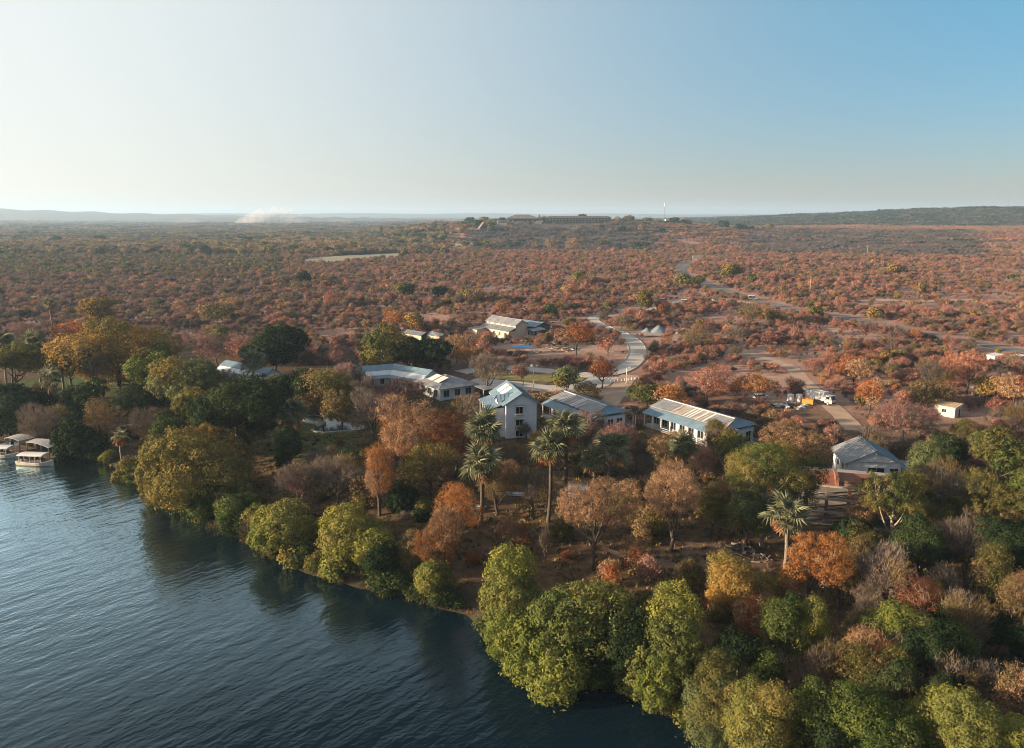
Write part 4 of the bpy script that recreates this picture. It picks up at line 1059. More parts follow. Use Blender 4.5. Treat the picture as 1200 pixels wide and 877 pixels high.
MB().add([(-3.4, -2.0, 2.3), (3.4, -2.0, 2.3), (3.4, 2.0, 2.5), (-3.4, 2.0, 2.5), (0, 0, 2.9), (-3.4, -2.0, 2.22), (3.4, -2.0, 2.22), (3.4, 2.0, 2.42), (-3.4, 2.0, 2.42)], [(0, 1, 4), (1, 2, 4), (2, 3, 4), (3, 0, 4), (8, 7, 6, 5), (0, 5, 6, 1), (1, 6, 7, 2), (2, 7, 8, 3), (3, 8, 5, 0)]).build('tarpaulin', 'paint_blue', r)
for a, b in ((-3.2, -1.8), (3.2, -1.8), (3.2, 1.8), (-3.2, 1.8)): post(r, a, b, 2.4, 'steel', .1)
post(r, 0, 0, 2.8, 'timber', .18, 'centre_post')
# blue cloth in the dark tree by the car park: a small blue roof tile-coloured banner on a pole
p = gp(507, 428); r = place('flag_pole', 'blue flag on a thin pole rising through the dark green tree', 'flag', p.x, p.y, 0, 1)
MB().tube([(0, 0, -.2), (0, 0, 7.6)], [.07, .05], 6).build('pole', 'paint_white', r); MB().add([(.05, 0, 6.2), (1.3, .1, 6.1), (1.35, -.05, 7.3), (.05, 0, 7.4), (.05, .04, 6.2), (1.3, .14, 6.1), (1.35, -.01, 7.3), (.05, .04, 7.4)], [(0, 1, 2, 3), (7, 6, 5, 4), (0, 4, 5, 1), (2, 6, 7, 3), (1, 5, 6, 2)]).build('cloth', 'paint_blue', r)
# stone wall in the scrub
A, B = gp(953, 384), gp(987, 409); nseg = 16
r = place('stone_wall', 'dark dry-stone wall running through the scrub above the track', 'wall', A.x, A.y, 0, 1, z=0.0)
for i in range(nseg):
    q = A.lerp(B, (i + .5) / nseg); g = gh(q.x, q.y); d = (B - A)
    MB().box((q.x - A.x, q.y - A.y, g + .45), (d.length / nseg * .97, .6, 1.3 + .2 * math.sin(i * 2.3)), math.atan2(d.y, d.x) + .02 * math.sin(i * 5)).build('stone_block', 'concrete_dark', r)
    FOOT.append((q.x, q.y, 2))
# swimming pools
mat('pool_tile', (.008, .022, .026), .08, spec=.22); mat('pool_blue', (.04, .30, .55), .05, spec=.6)
def pool(px, lab, m, name='swimming_pool', wid=.6, z=.1):
    P = catmull([(q.x, q.y, 0) for q in (gp(a, b) for a, b in px + [px[0]])], 1.2)[:-1]; c = sum(P, Vector()) / len(P); g = max(gh(q.x, q.y) for q in P)
    r = place(name, lab, 'pool', c.x, c.y, 0, 9, z=g); n = len(P)
    O = []
    for i, q in enumerate(P):
        t = (P[(i + 1) % n] - P[i - 1]).normalized(); nn = Vector((t.y, -t.x, 0))
        if nn.dot(q - c) < 0 and wid < 0: nn = -nn
        O.append(q + (q - c).normalized() * wid)
    mb = MB(); vs = [(q.x - c.x, q.y - c.y, z) for q in P] + [(q.x - c.x, q.y - c.y, z + .1) for q in P] + [(q.x - c.x, q.y - c.y, z + .1) for q in O] + [(q.x - c.x, q.y - c.y, -1.2) for q in O]
    fs = []
    for i in range(n):
        j = (i + 1) % n
        for a in range(3): fs.append((a * n + i, a * n + j, (a + 1) * n + j, (a + 1) * n + i))
    mb.add(vs, fs).build('coping', 'coping', r)
    MB().add([(q.x - c.x, q.y - c.y, z + .03) for q in P] + [(0, 0, z + .03)], [(i, (i + 1) % n, n) for i in range(n)]).build('water', m, r)
pool([(352, 490), (368, 487.5), (385, 491), (398, 494.5), (420, 499), (427, 502), (418, 505), (398, 506), (380, 507.5), (366, 504), (378, 499), (362, 496)], 'curving swimming pool with pale stone coping between garden trees', 'pool_tile')
pool([(1093, 574), (1101, 572.5), (1116, 582), (1104, 583)], 'small bright blue pool on the lawn beside the gabled house', 'pool_blue', wid=.7)
p = gp(376, 498); r = place('pool_island', 'low round planter islet in the curving swimming pool', 'planter', p.x, p.y, 0, 1, z=gp(376, 498).z); MB().tube([(0, 0, -.5), (0, 0, .75), (0, 0, .8)], [1.3, 1.25, .9], 14).build('rim', 'kerb', r); MB().tube([(0, 0, .78), (0, 0, .9)], [.9, .7], 10).build('soil', 'soil_heap', r)
# ------------------------------------------------------------------ vegetation
def unit(v): return v / np.maximum(np.linalg.norm(v, axis=1, keepdims=True), 1e-9)
def cards(c, n, s, asp, rg, ax=None):
    """rhombic leaf cards: centres c, normals n, half lengths s; ax = preferred long axis"""
    n = unit(n); k = len(c)
    t = rg.normal(size=(k, 3)) if ax is None else ax + rg.normal(size=(k, 3)) * .35
    t = unit(t - n * np.sum(t * n, 1, keepdims=True)); b = np.cross(n, t)
    s = s[:, None]
    V = np.stack([c - t * s * asp + b * s * .6, c - t * s * asp - b * s * .6, c + t * s * asp], 1).reshape(-1, 3)
    F = np.arange(3 * k).reshape(k, 3)
    return V, F
def tubes_np(paths, sides=5):
    """list of (points (m,3), radii (m)) -> V, F"""
    Vs, Fs, n0 = [], [], 0
    for P, rad in paths:
        P = np.asarray(P, float); m = len(P)
        T = unit(np.gradient(P, axis=0) if m > 2 else np.repeat(P[1:] - P[:1], 2, 0))
        a = np.where(np.abs(T[:, 2:3]) < .9, np.cross(T, [0, 0, 1.0]), np.cross(T, [1.0, 0, 0])); a = unit(a); b = np.cross(T, a)
        w = np.arange(sides) * 2 * np.pi / sides
        V = P[:, None] + (a[:, None] * np.cos(w)[None, :, None] + b[:, None] * np.sin(w)[None, :, None]) * np.asarray(rad)[:, None, None]
        Vs.append(V.reshape(-1, 3))
        i = np.arange(m - 1)[:, None]; k = np.arange(sides)[None, :]
        q = np.stack([i * sides + k, i * sides + (k + 1) % sides, (i + 1) * sides + (k + 1) % sides, (i + 1) * sides + k], -1).reshape(-1, 4)
        Fs.append(q + n0); n0 += m * sides
    return np.concatenate(Vs), np.concatenate(Fs)
def curve(a, b, bend, m=4):
    a = np.asarray(a, float); b = np.asarray(b, float); t = np.linspace(0, 1, m)[:, None]
    return a + (b - a) * t + np.asarray(bend) * (4 * t * (1 - t))

# kind: leaf material, bark, puff radius, leaf half length, cover, fuzz, crown base fraction, twiggy
KIND = {
    'green':  ('leaf_green', 'bark_dark', 0.94, .24, 1.9, .13, .16, 0),
    'bright': ('leaf_bright', 'bark_pale', 0.86, .23, 1.8, .13, .22, 0),
    'dark':   ('leaf_dark', 'bark_dark', 0.98, .24, 1.9, .13, .18, 0),
    'olive':  ('leaf_olive', 'bark_dark', 0.86, .22, 1.7, .13, .18, 0),
    'airy':   ('leaf_olive', 'bark_pale', .75, .22, .95, .3, .3, 0),
    'sage':   ('leaf_sage', 'bark_dark', 0.98, .23, 1.7, .13, .2, 0),
    'ochre':  ('leaf_ochre', 'bark_dark', 0.90, .22, 1.7, .13, .2, 0),
    'orange': ('leaf_orange', 'bark_dark', .8, .19, .72, .55, .2, .3),
    'tan':    ('leaf_tan', 'bark_dark', .8, .20, .68, .55, .2, .35),
    'rust':   ('leaf_rust', 'bark_dark', .9, .20, .95, .5, .2, .35),
    'bare':   ('leaf_twig', 'bark_dark', 1.0, .30, .75, .6, .2, 1),
    'mauve':  ('leaf_mauve', 'bark_dark', 1.0, .26, .9, .6, .2, .8),
    'red':    ('leaf_red', 'bark_pale', .7, .2, .3, .6, .2, .5),
    'russet': ('leaf_russet', 'bark_dark', .8, .24, .75, .6, .15, .6),
    'slate':  ('leaf_slate', 'bark_dark', 1.0, .3, .9, .6, .15, .9),
    'dry':    ('leaf_dry', 'bark_dark', .8, .22, 1.2, .45, .1, .4),
}
NTRI = 0
NMAX = 8200
KIND2 = {'airy': 'green', 'green': 'bright', 'bright': 'green', 'dark': 'dark', 'olive': 'green', 'sage': 'olive', 'ochre': 'olive', 'orange': 'tan', 'tan': 'dry', 'rust': 'tan', 'bare': 'dry', 'mauve': 'bare', 'red': 'rust', 'russet': 'mauve', 'slate': 'bare', 'dry': 'olive'}
def tree_meshes(kind, H, Wd, rg, pxm=6.0, shape='round', base=None, grain=1.0):
    """returns (trunk mesh, crown mesh) in metres, base at the origin"""
    global NTRI
    lm, bk, pr, ls, cover, fuzz, cb, tw = KIND[kind]
    if base is not None: cb = base
    rx = Wd / 2; z0 = H * cb; rz = (H - z0) / 2; zc = z0 + rz
    if shape == 'mound': z0 = -.02 * H; zc = H * .42; rz = H * .58
    if shape == 'umbrella': z0 = H * .45; zc = H * .62; rz = H * .38
    pr = max(min(pr, rx * .42) * (1.0 if rx > 2.5 else .85), rx * .14)
    ls = max(ls * .44, .40 / pxm) * grain
    # puff centres: best candidates in an uneven ellipsoid
    area = 4 * np.pi * ((rx * rx * 2 + rx * rz * 4) / 6)
    n = int(np.clip(area / (pr * pr * (2.5 if tw == 0 else 1.8)), 8, 170))
    # several overlapping boughs make the outline uneven
    nb = 5 + int(rg.integers(0, 4)) if rx > 1.6 else 3
    bd = unit(rg.normal(size=(nb, 3)) * [1, 1, .75]); bd[0] = [0, 0, .55]
    br = rg.uniform(.30, .58, nb); bc = bd * (1.08 - br)[:, None]; br[0] = .55; bc[0] *= .4
    M = n * 14; bi = rg.integers(0, nb, M); cand = unit(rg.normal(size=(M, 3)))
    C = bc[bi] + cand * (br[bi] * (.5 + .5 * rg.random(M) ** .4))[:, None]
    nrm = np.linalg.norm(C, axis=1, keepdims=True); C = np.where(nrm > 1.1, C / nrm * 1.1, C)
    deep = np.min(np.stack([np.linalg.norm(C - bc[k], axis=1) / br[k] for k in range(nb)], 1), 1)
    C = C[(deep > .45) | (rg.random(M) < .12)]
    C = C * np.array([rx - pr * .7, rx - pr * .7, max(rz - pr * .6, .3)]) + [0, 0, zc]
    if shape == 'umbrella': C[:, 2] = np.maximum(C[:, 2], zc - rz * .35)
    C = C[C[:, 2] > (.0 if shape == 'mound' else z0)]
    if len(C) < 4: C = np.array([[0, 0, zc], [rx * .4, 0, zc], [-rx * .4, 0, zc], [0, rx * .4, zc]])
    pick = [0]; dm = np.linalg.norm(C - C[0], axis=1)
    while len(pick) < min(n, len(C)):
        k = int(np.argmax(dm)); pick.append(k); dm = np.minimum(dm, np.linalg.norm(C - C[k], axis=1))
    C = C[pick]; n = len(C)
    bo = np.argmin(np.stack([np.linalg.norm((C - [0, 0, zc]) / [rx, rx, rz] - bc[k], axis=1) / br[k] for k in range(nb)], 1), 1)
    pv = np.clip(.55 * rg.random(nb)[bo] + .45 * rg.random(n), 0, 1)
    alt = (rg.random(nb) < .36)[bo] | (rg.random(n) < .06)
    # leaves
    N = int(max(cover * area / (ls * ls * 1.24) * .72, 120))
    if N > NMAX: ls *= math.sqrt(N / NMAX); N = NMAX
    wgt = rg.random(n) * .8 + .6; own = rg.choice(n, N, p=wgt / wgt.sum())
    oc = unit((C - [0, 0, zc]) / [rx, rx, rz]); d = unit(rg.normal(size=(N, 3)) + oc[own] * .55 + [0, 0, .2]); pr_i = pr * (.7 + .6 * pv[own])
    r = pr_i * np.clip(1 - np.abs(rg.normal(0, fuzz, N)) + .12 * rg.normal(size=N), .05, 1.5)
    loose = rg.random(N) < (.05 if tw == 0 else .12)
    r = np.where(loose, r * rg.uniform(1.1, 1.75, N), r)
    P = C[own] + d * r[:, None] * [1, 1, .82]
    P[:, 2] -= np.where(loose, .12 * pr, 0)
    outc = unit((P - [0, 0, zc]) / [rx, rx, rz])
    nn = d * 1.25 + outc * .3 + rg.normal(size=(N, 3)) * .42 + [0, 0, .1]
    sz = ls * rg.uniform(.65, 1.3, N)
    v = np.clip(.08 + .52 * pv[own] + .38 * rg.random(N), 0, 1)
    am = alt[own]
    if tw > 0:
        tk = rg.random(N) < tw
        V1, F1 = cards(P[~tk], nn[~tk], sz[~tk], 1.0, rg) if (~tk).any() else (np.zeros((0, 3)), np.zeros((0, 3), int))
        ax = unit(unit(P[tk] - [0, 0, z0 * .8]) + rg.normal(size=(int(tk.sum()), 3)) * .35); wv = unit(np.cross(ax, rg.normal(size=ax.shape))) * max(.03, .13 / pxm)
        L = (sz[tk] * 2.6)[:, None]
        V2 = np.stack([P[tk] - ax * L + wv, P[tk] - ax * L - wv, P[tk] + ax * L], 1).reshape(-1, 3); F2 = np.arange(len(V2)).reshape(-1, 3)
        V = np.concatenate([V1, V2]); F = np.concatenate([F1, F2 + len(V1)]); v = np.concatenate([v[~tk], v[tk] * .7]); am = np.concatenate([am[~tk], am[tk]])
    else:
        V, F = cards(P, nn, sz, 1.0, rg)
    # trunk and limbs
    tr = max(.10, H * .024) * (1.15 if kind in ('dark', 'green') else 1)
    lean = rg.normal(0, .04 * H, 2)
    top = np.array([lean[0], lean[1], zc + rz * .15])
    nst = 2 if shape == 'mound' or rg.random() < .3 else 1
    paths = []; fork = max(z0 * .9, H * .16)
    axis = curve([0, 0, -.5], top, [rg.normal(0, .03 * H), rg.normal(0, .03 * H), 0], 6)
    paths.append((axis, np.linspace(tr, tr * .28, 6)))
    order = np.argsort(rg.random(n)); main = order[:min(7, n)]; mids = []
    for k in main:
        t = rg.uniform(.25, .7); s0 = axis[0] + (top - axis[0]) * max(t, fork / (top[2] + .5))
        e = C[k]; m = curve(s0, e, [0, 0, -.06 * np.linalg.norm(e - s0)] + rg.normal(0, .05, 3) * rx, 5)
        paths.append((m, np.linspace(tr * .5, tr * .08, 5))); mids += [m[2], m[3]]
    mids = np.array(mids)
    thin = []
    for k in order[7:(40 if NMAX > 5000 else 16)]:
        e = C[k]; j = np.argmin(np.linalg.norm(mids - e, axis=1))
        thin.append((curve(mids[j], e, rg.normal(0, .05, 3) * rx, 3), np.linspace(tr * .2, tr * .06, 3)))
    if tw >= .5:
        for k in rg.choice(n, 60 if NMAX > 5000 else 20 if NMAX > 500 else 6):
            e = C[k] + unit(rg.normal(size=(1, 3)))[0] * pr * 1.1
            thin.append((curve(C[k] * .85 + [0, 0, .15 * C[k][2]], e, rg.normal(0, .06, 3) * rx, 3), np.linspace(tr * .13, max(.02, .06 / pxm), 3)))
    Vt, Ft = tubes_np(paths, 6)
    if thin:
        V3, F3 = tubes_np(thin, 4); Ft = np.concatenate([Ft, F3 + len(Vt)]); Vt = np.concatenate([Vt, V3])
    Ft = np.concatenate([Ft[:, [0, 1, 2]], Ft[:, [0, 2, 3]]])
    NTRI += len(F) + len(Ft)
    cm = mesh_np('crown', V, [F], lm, False, v); cm.materials.append(MATS[KIND[KIND2[kind]][0]]); cm.polygons.foreach_set('material_index', am.astype(np.int32))
    return mesh_np('trunk', Vt, [Ft], bk, True), cm

TREEPOS = []
def tree(px, ytop, ybase, wpx, kind, label, shape='round', base=None, name=None, group=None, mats=None):
    if shape == 'mound': ybase = ybase - .14 * wpx * min(1, max(0, (ybase - 480) / 150))
    p = gp(px, ybase); dep = depth(p.y, p.z); pxm = FPX / dep
    # height so that the top lands on the row ytop
    lo, hi = .3, 40.0
    for _ in range(30):
        m = (lo + hi) / 2
        if project(p.x, p.y, p.z + m)[1] > ytop: lo = m
        else: hi = m
    H = (lo + hi) / 2; Wd = 1.1 * wpx / (FPX / depth(p.y, p.z + H * .6))
    rg = np.random.default_rng(int(px * 7 + ytop * 13))
    global NMAX
    NMAX = int(np.clip(2.1 * wpx * (ybase - ytop) * (1.35 if ybase > 600 else 1.0), 1200, 30000))
    t, c = tree_meshes(kind, H, Wd, rg, pxm * .853, shape, base)
    NMAX = 9000
    nm = name or ('shrub' if H < 3.2 else 'tree')
    root = tag(empty(nm, p), label, 'shrub' if nm == 'shrub' else 'tree', group)
    root.rotation_euler = (0, 0, 0)
    link('trunk', t, root); link('crown', c, root)
    TREEPOS.append((p.x, p.y, Wd / 2))
    return root

# --- palms
def frond_mesh(rg, R0=1.15, stalk=1.1, dead=False):
    V, F, v = [], [], []
    def quad(a, b, c, d, val):
        n = len(V); V.extend([a, b, c, d]); F.append((n, n + 1, n + 2, n + 3)); v.append(val)
    w = .05
    quad((0, -w, 0), (stalk, -w * .7, .02), (stalk, w * .7, .02), (0, w, 0), .9)
    quad((0, 0, -w), (stalk, 0, -w * .5), (stalk, 0, w * .5), (0, 0, w), .9)
    K = 15; A = 2.35
    for k in range(K):
        a = -A + 2 * A * (k + .5) / K; da = A / K * .95
        Lk = R0 * (1 - .18 * abs(a) / A) * rg.uniform(.9, 1.08)
        ca, sa = math.cos(a), math.sin(a)
        rmid = Lk * .55
        up = .12 * (1 if k % 2 else -1) * .5
        b0 = (stalk, 0, 0)
        l = (stalk + rmid * math.cos(a - da), rmid * math.sin(a - da), -.02)
        r = (stalk + rmid * math.cos(a + da), rmid * math.sin(a + da), -.02)
        tip = (stalk + Lk * ca, Lk * sa, (-.35 if not dead else -.25) * Lk * (.5 + rg.random()))
        mid = (stalk + rmid * ca, rmid * sa, .09)
        val = float(np.clip(.35 + .5 * rg.random(), 0, 1))
        quad(b0, l, tip, mid, val); quad(b0, mid, tip, r, val * .9)
    return mesh_np('dead_frond' if dead else 'frond', np.array(V), [np.array(F)], 'palm_dead' if dead else 'palm_green', False, v)
_rp = np.random.default_rng(3)
FROND = [frond_mesh(_rp) for _ in range(3)]; DEAD = [frond_mesh(_rp, 1.0, .9, True) for _ in range(2)]
def palm(px, yc, ybase, wpx, label, dead=14, green=30, trunk='bark_palm', sheen=None):
    """yc = row of the crown's heart"""
    p = gp(px, ybase); pxm = FPX / depth(p.y, p.z)
    lo, hi = .5, 40.0
    for _ in range(30):
        m = (lo + hi) / 2
        if project(p.x, p.y, p.z + m)[1] > yc: lo = m
        else: hi = m
    H = lo; sc = (wpx / (FPX / depth(p.y, p.z + H))) / 4.3
    rg = np.random.default_rng(int(px * 3 + yc))
    root = tag(empty('fan_palm', p), label, 'palm')
    lx, ly = rg.normal(0, .035 * H, 2)
    P = curve([0, 0, -.4], [lx, ly, H], [rg.normal(0, .3), rg.normal(0, .3), 0], 9)
    Vt, Ft = tubes_np([(P, np.array([.34, .25, .23, .22, .22, .23, .22, .2, .18]) * max(.8, min(sc, 1.3)))], 8)
    link('trunk', mesh_np('trunk', Vt, [Ft], trunk, True), root)
    tilt = Matrix.Identity(4)
    def put(me, nm, az, el, roll, k):
        o = link(nm, me, root)
        M = Matrix.Rotation(az, 4, 'Z') @ Matrix.Rotation(-el, 4, 'Y') @ Matrix.Rotation(roll, 4, 'X')
        o.matrix_local = Matrix.Translation((lx, ly, H)) @ tilt @ M @ Matrix.Diagonal((k, k, k, 1))
    ga = 2.39996; dr = rg.uniform(-14, 10); tilt = Matrix.Rotation(rg.normal(0, .16), 4, 'X') @ Matrix.Rotation(rg.normal(0, .16), 4, 'Y')
    for k in range(green):
        t = (k + .5) / green
        put(FROND[k % 3], 'frond', k * ga + rg.normal(0, .15), R(82 - 112 * t ** .9 + dr * t) + rg.normal(0, .1), rg.normal(0, .45), sc * rg.uniform(.75, 1.2))
    for k in range(dead):
        put(DEAD[k % 2], 'dead_frond', k * ga + rg.normal(0, .2), R(-38 - 42 * (k / max(dead, 1))) + rg.normal(0, .1), rg.normal(0, .5), sc * rg.uniform(.85, 1.15))
    TREEPOS.append((p.x, p.y, 1.5))
    return root
T = tree
# --- river edge, from the boats downstream
T(52, 470, 524, 62, 'bare', 'grey-brown leafless thicket tree on the bank behind the moored boats')
T(15, 478, 520, 55, 'dark', 'dark green bush on the bank behind the canopied landing')
T(95, 484, 542, 60, 'dark', 'dark green bushy tree at the water beside the white boats', 'mound')
T(120, 464, 528, 56, 'tan', 'pinkish tan round tree standing at the river by the small yellow palm', 'mound')
T(152, 528, 566, 40, 'olive', 'small yellow-green bush at the water under the yellow palm', 'mound')
T(184, 470, 530, 52, 'bare', 'brown leafless tree over the garden path near the river')
T(205, 478, 545, 45, 'dark', 'dark tree in the shade behind the broad ochre riverbank tree')
T(238, 494, 603, 128, 'ochre', 'broad ochre and yellow-green tree leaning over the river bend', 'mound')
T(195, 515, 598, 60, 'olive', 'yellow-green lobe tree at the water beside the broad ochre tree', 'mound')
T(235, 560, 612, 52, 'green', 'dark green bush at the foot of the broad ochre riverbank tree', 'mound')
T(280, 570, 622, 46, 'green', 'small rounded yellow-green bush overhanging the river alone', 'mound')
T(303, 592, 632, 36, 'olive', 'low scrubby bush on the bank beside the paired round green trees', 'mound')
T(342, 588, 660, 88, 'green', 'rounded yellow-green tree, smaller of the pair hanging over the water', 'mound')
T(408, 592, 682, 102, 'green', 'rounded green tree, larger of the pair hanging over the water', 'mound')
T(452, 625, 690, 50, 'dark', 'dark green bush in the shade of the paired round trees', 'mound')
T(512, 643, 712, 46, 'green', 'narrow green tree on the bank below the twin tan-orange trees', 'mound')
T(598, 646, 772, 112, 'green', 'big yellow-green tree with cauliflower crown over the dark water', 'mound')
T(662, 668, 812, 150, 'green', 'largest green riverbank tree with lobed crown reaching over the water', 'mound')
T(728, 688, 806, 82, 'dark', 'dark green tree in the shadow of the largest riverbank tree', 'mound')
T(787, 684, 838, 102, 'green', 'tall lobed green tree at the water beyond the dark inlet', 'mound')
T(842, 765, 884, 78, 'sage', 'pale leaved shrubby tree leaning over the last stretch of bank', 'mound')
T(893, 796, 925, 96, 'olive', 'yellowish tree with large coarse leaves at the lower bank')
T(940, 792, 915, 62, 'green', 'slim green tree between the coarse leaved tree and the yellow-green ones')
T(862, 735, 820, 55, 'dark', 'dark green tree with pale twisted branches behind the lower bank', base=.3)
T(1000, 805, 930, 84, 'bright', 'yellow-green tree with fluffy clumps on the lower slope')
T(1050, 822, 935, 74, 'green', 'green bushy tree beside the fluffy yellow-green one')
T(1122, 808, 940, 112, 'bright', 'widest bright green tree at the foot of the wooded slope')
T(1188, 828, 945, 84, 'bright', 'bright green tree standing next to the widest one on the slope')
T(968, 848, 938, 52, 'dark', 'low dark green tree tucked under the fluffy yellow-green tree')
T(910, 692, 806, 58, 'bright', 'bright green tree with two upright clumps below the large orange tree', base=.25)
T(946, 698, 800, 46, 'bright', 'bright green tree with curved pale trunk below the large orange tree', base=.35)
T(880, 700, 760, 52, 'rust', 'small brown-orange shrub under the ochre tree by the rubble', 'mound')
T(900, 760, 830, 48, 'green', 'green bush with pale branches on the shaded slope', 'mound')
T(1045, 694, 792, 78, 'bright', 'bright green tree beside the bare red branches')
T(1088, 722, 812, 66, 'dark', 'dark green tree behind the round orange-brown bush')
T(1126, 733, 808, 46, 'green', 'small dark green tree on the shaded slope past the red branches')
T(1025, 730, 826, 76, 'rust', 'round orange-brown twiggy bush between the bright green trees', 'mound')
T(1098, 782, 862, 46, 'dark', 'dark leafy tree over the widest bright green tree')
T(968, 742, 820, 60, 'bare', 'brown leafless scrub between the bright green clumps')
T(1080, 672, 742, 66, 'red', 'bare dark-red tree with pale spreading branches')
T(1186, 655, 770, 66, 'tan', 'tan twiggy tree with fanned branches at the wood\'s open side')
T(1190, 768, 890, 58, 'tan', 'tan leafless tree above the bright green trees')
T(1140, 765, 840, 50, 'bare', 'grey-brown leafless tree beside the tan leafless one')
T(1120, 688, 770, 70, 'bare', 'brown bare tree in the dusk of the slope beside red branches')
# --- terrace below the lodge
T(856, 648, 722, 78, 'ochre', 'ochre-orange rounded tree on the terrace by the rubble heap')
T(945, 612, 712, 84, 'orange', 'large bright orange tree beneath the bent-frond palm', base=.14)
T(985, 650, 715, 50, 'dry', 'dull brown tree merging into the large orange one')
T(693, 556, 668, 78, 'tan', 'tan-orange tree with open dark trunk on the bare terrace', base=.3)
T(748, 520, 600, 50, 'bare', 'reddish bare tree before the long block\'s blue end wall')
T(785, 538, 648, 92, 'tan', 'tan tree with coarse dry leaves and short trunk beside the path', base=.2)
T(790, 495, 575, 62, 'tan', 'greyish tan tree rising in front of the second long block')
T(540, 560, 655, 62, 'orange', 'ochre-orange tree, rear one of the twin terrace trees')
T(522, 590, 694, 68, 'orange', 'tan-orange tree, front one of the twin terrace trees')
T(445, 507, 604, 48, 'orange', 'slim bright orange tree with dark trunk on the bank above the round trees', base=.25)
T(490, 452, 562, 104, 'orange', 'broad orange-tan tree in front of the blue roofed wing', base=.1)
T(532, 470, 560, 66, 'rust', 'orange-brown tree joined to the broad orange-tan one')
T(505, 520, 588, 74, 'dry', 'brown tree under the broad orange-tan crown')
T(585, 530, 604, 62, 'tan', 'tan tree with coarse leaves behind the tallest palm trunk')
T(603, 512, 560, 52, 'bare', 'brown bare bush below the white tower house')
T(645, 496, 545, 50, 'bare', 'grey leafless tree beside the white tower house')
T(715, 490, 560, 62, 'mauve', 'reddish leafless tree against the first long block')
T(685, 478, 550, 62, 'mauve', 'pinkish leafless tree hiding the verandah of the first long block')
T(470, 555, 600, 40, 'dark', 'small dark green shrub under the orange terrace trees', 'mound')
T(395, 530, 592, 62, 'bare', 'dark bare tree on the shaded bank above the round trees')
T(352, 542, 600, 56, 'mauve', 'pinkish brown bare tree below the swimming pool')
T(430, 545, 598, 40, 'dry', 'brown scrub beside the slim bright orange tree', 'mound')
T(478, 620, 680, 40, 'dry', 'low dry brown bush near the twin terrace trees', 'mound')
T(860, 498, 592, 64, 'airy', 'olive tree with pale crown at the end of the second long block', base=.3)
T(893, 508, 640, 92, 'airy', 'tall yellow-green tree with several bare stems by the unfinished building', base=.42)
T(936, 532, 630, 62, 'airy', 'sparse olive tree leaning to the unfinished concrete building', base=.3)
T(872, 568, 642, 62, 'sage', 'grey-green tree under the tall many-stemmed one', base=.15)
T(905, 484, 566, 64, 'tan', 'pale tan tree, left of the pair behind the many-stemmed tree')
T(952, 498, 572, 58, 'tan', 'orange-tan tree hiding the side of the grey roofed house')
T(1042, 540, 650, 76, 'airy', 'open olive-tan tree with pale stems before the grey roofed house', base=.22)
T(1010, 560, 640, 50, 'tan', 'tan leaved tree growing out of the unfinished building\'s yard')
T(1078, 515, 610, 60, 'sage', 'grey-green tree beside the grey roofed house')
T(1105, 535, 630, 60, 'bare', 'dark leafless spreading tree over the small blue pool', base=.4)
T(1150, 548, 650, 78, 'dry', 'large dull brown-green tree in the shaded wood')
T(1192, 550, 650, 64, 'olive', 'dull olive tree at the wood\'s far side')
T(1128, 590, 690, 74, 'bare', 'broad bare tree standing deepest in the shaded wood')
T(1075, 600, 690, 62, 'dark', 'dark tree between the blue pool and the red branches')
T(1175, 600, 700, 80, 'dark', 'dark evergreen above the tan twiggy tree')
T(1030, 635, 720, 66, 'bare', 'grey bare tree with forked white stem below the olive tree')
T(1000, 600, 660, 50, 'dark', 'dark bush at the base of the unfinished building', 'mound')
T(1170, 500, 570, 66, 'olive', 'dull olive tree along the edge of the open bush')
T(1110, 505, 560, 56, 'dark', 'dark green tree above the grey roofed house')
T(1060, 470, 520, 70, 'mauve', 'pinkish brown spreading tree between the shed and the track')
T(1085, 445, 480, 60, 'dry', 'brown open tree by the small white shed')
T(625, 540, 606, 44, 'bare', 'slim grey bare tree between the white tower house palms and the trio')
T(735, 560, 622, 48, 'tan', 'slim tan tree between the open trunked tree and the coarse leaved one')
T(755, 585, 640, 42, 'dry', 'brown bush on the terrace path beside the coarse leaved tan tree', 'mound')
T(660, 600, 640, 34, 'dry', 'low brown bush at the dark palm trunks', 'mound')
T(600, 600, 646, 40, 'rust', 'rusty low bush on the terrace grass by the twin trees', 'mound')
T(745, 625, 668, 40, 'rust', 'rusty low bush beside the dirt path', 'mound')
T(830, 560, 630, 56, 'dry', 'dull brown tree between the coarse leaved tan tree and the grey-green one')
T(640, 612, 655, 20, 'bare', 'thin dead sapling standing alone on the terrace grass')
T(715, 655, 690, 36, 'rust', 'reddish shrub at the foot of the open trunked tan tree', 'mound')
T(810, 655, 700, 40, 'dry', 'dry bush above the tall lobed green tree', 'mound')
# --- gardens and lawns upstream
T(140, 374, 464, 128, 'ochre', 'giant spreading ochre tree, largest in the lawn garden', base=.08)
T(178, 398, 470, 60, 'olive', 'olive green tree joined to the giant ochre tree')
T(22, 402, 476, 62, 'olive', 'yellowish tree with slim trunks on the sunny lawn', base=.45)
T(85, 395, 455, 50, 'sage', 'blue-green tree behind the lawn palms')
T(172, 406, 474, 68, 'green', 'fresh green tree in front of the giant ochre tree')
T(222, 412, 492, 78, 'sage', 'pale sage-green tree beside the hidden blue roofed lodge')
T(234, 448, 530, 62, 'olive', 'olive-yellow tree against the tall dark green one')
T(283, 438, 545, 104, 'dark', 'tall dark green tree with pale straight trunk by the pool', base=.3)
T(322, 380, 440, 78, 'dark', 'dark green dome tree rising behind the hidden blue roofed lodge', base=.2)
T(455, 378, 440, 72, 'olive', 'yellow-green dome tree behind the angled blue roof')
T(512, 392, 438, 56, 'dark', 'dark green rounded tree touching the car park corner')
T(480, 396, 436, 42, 'dark', 'small deep green tree between the dome tree and the car park')
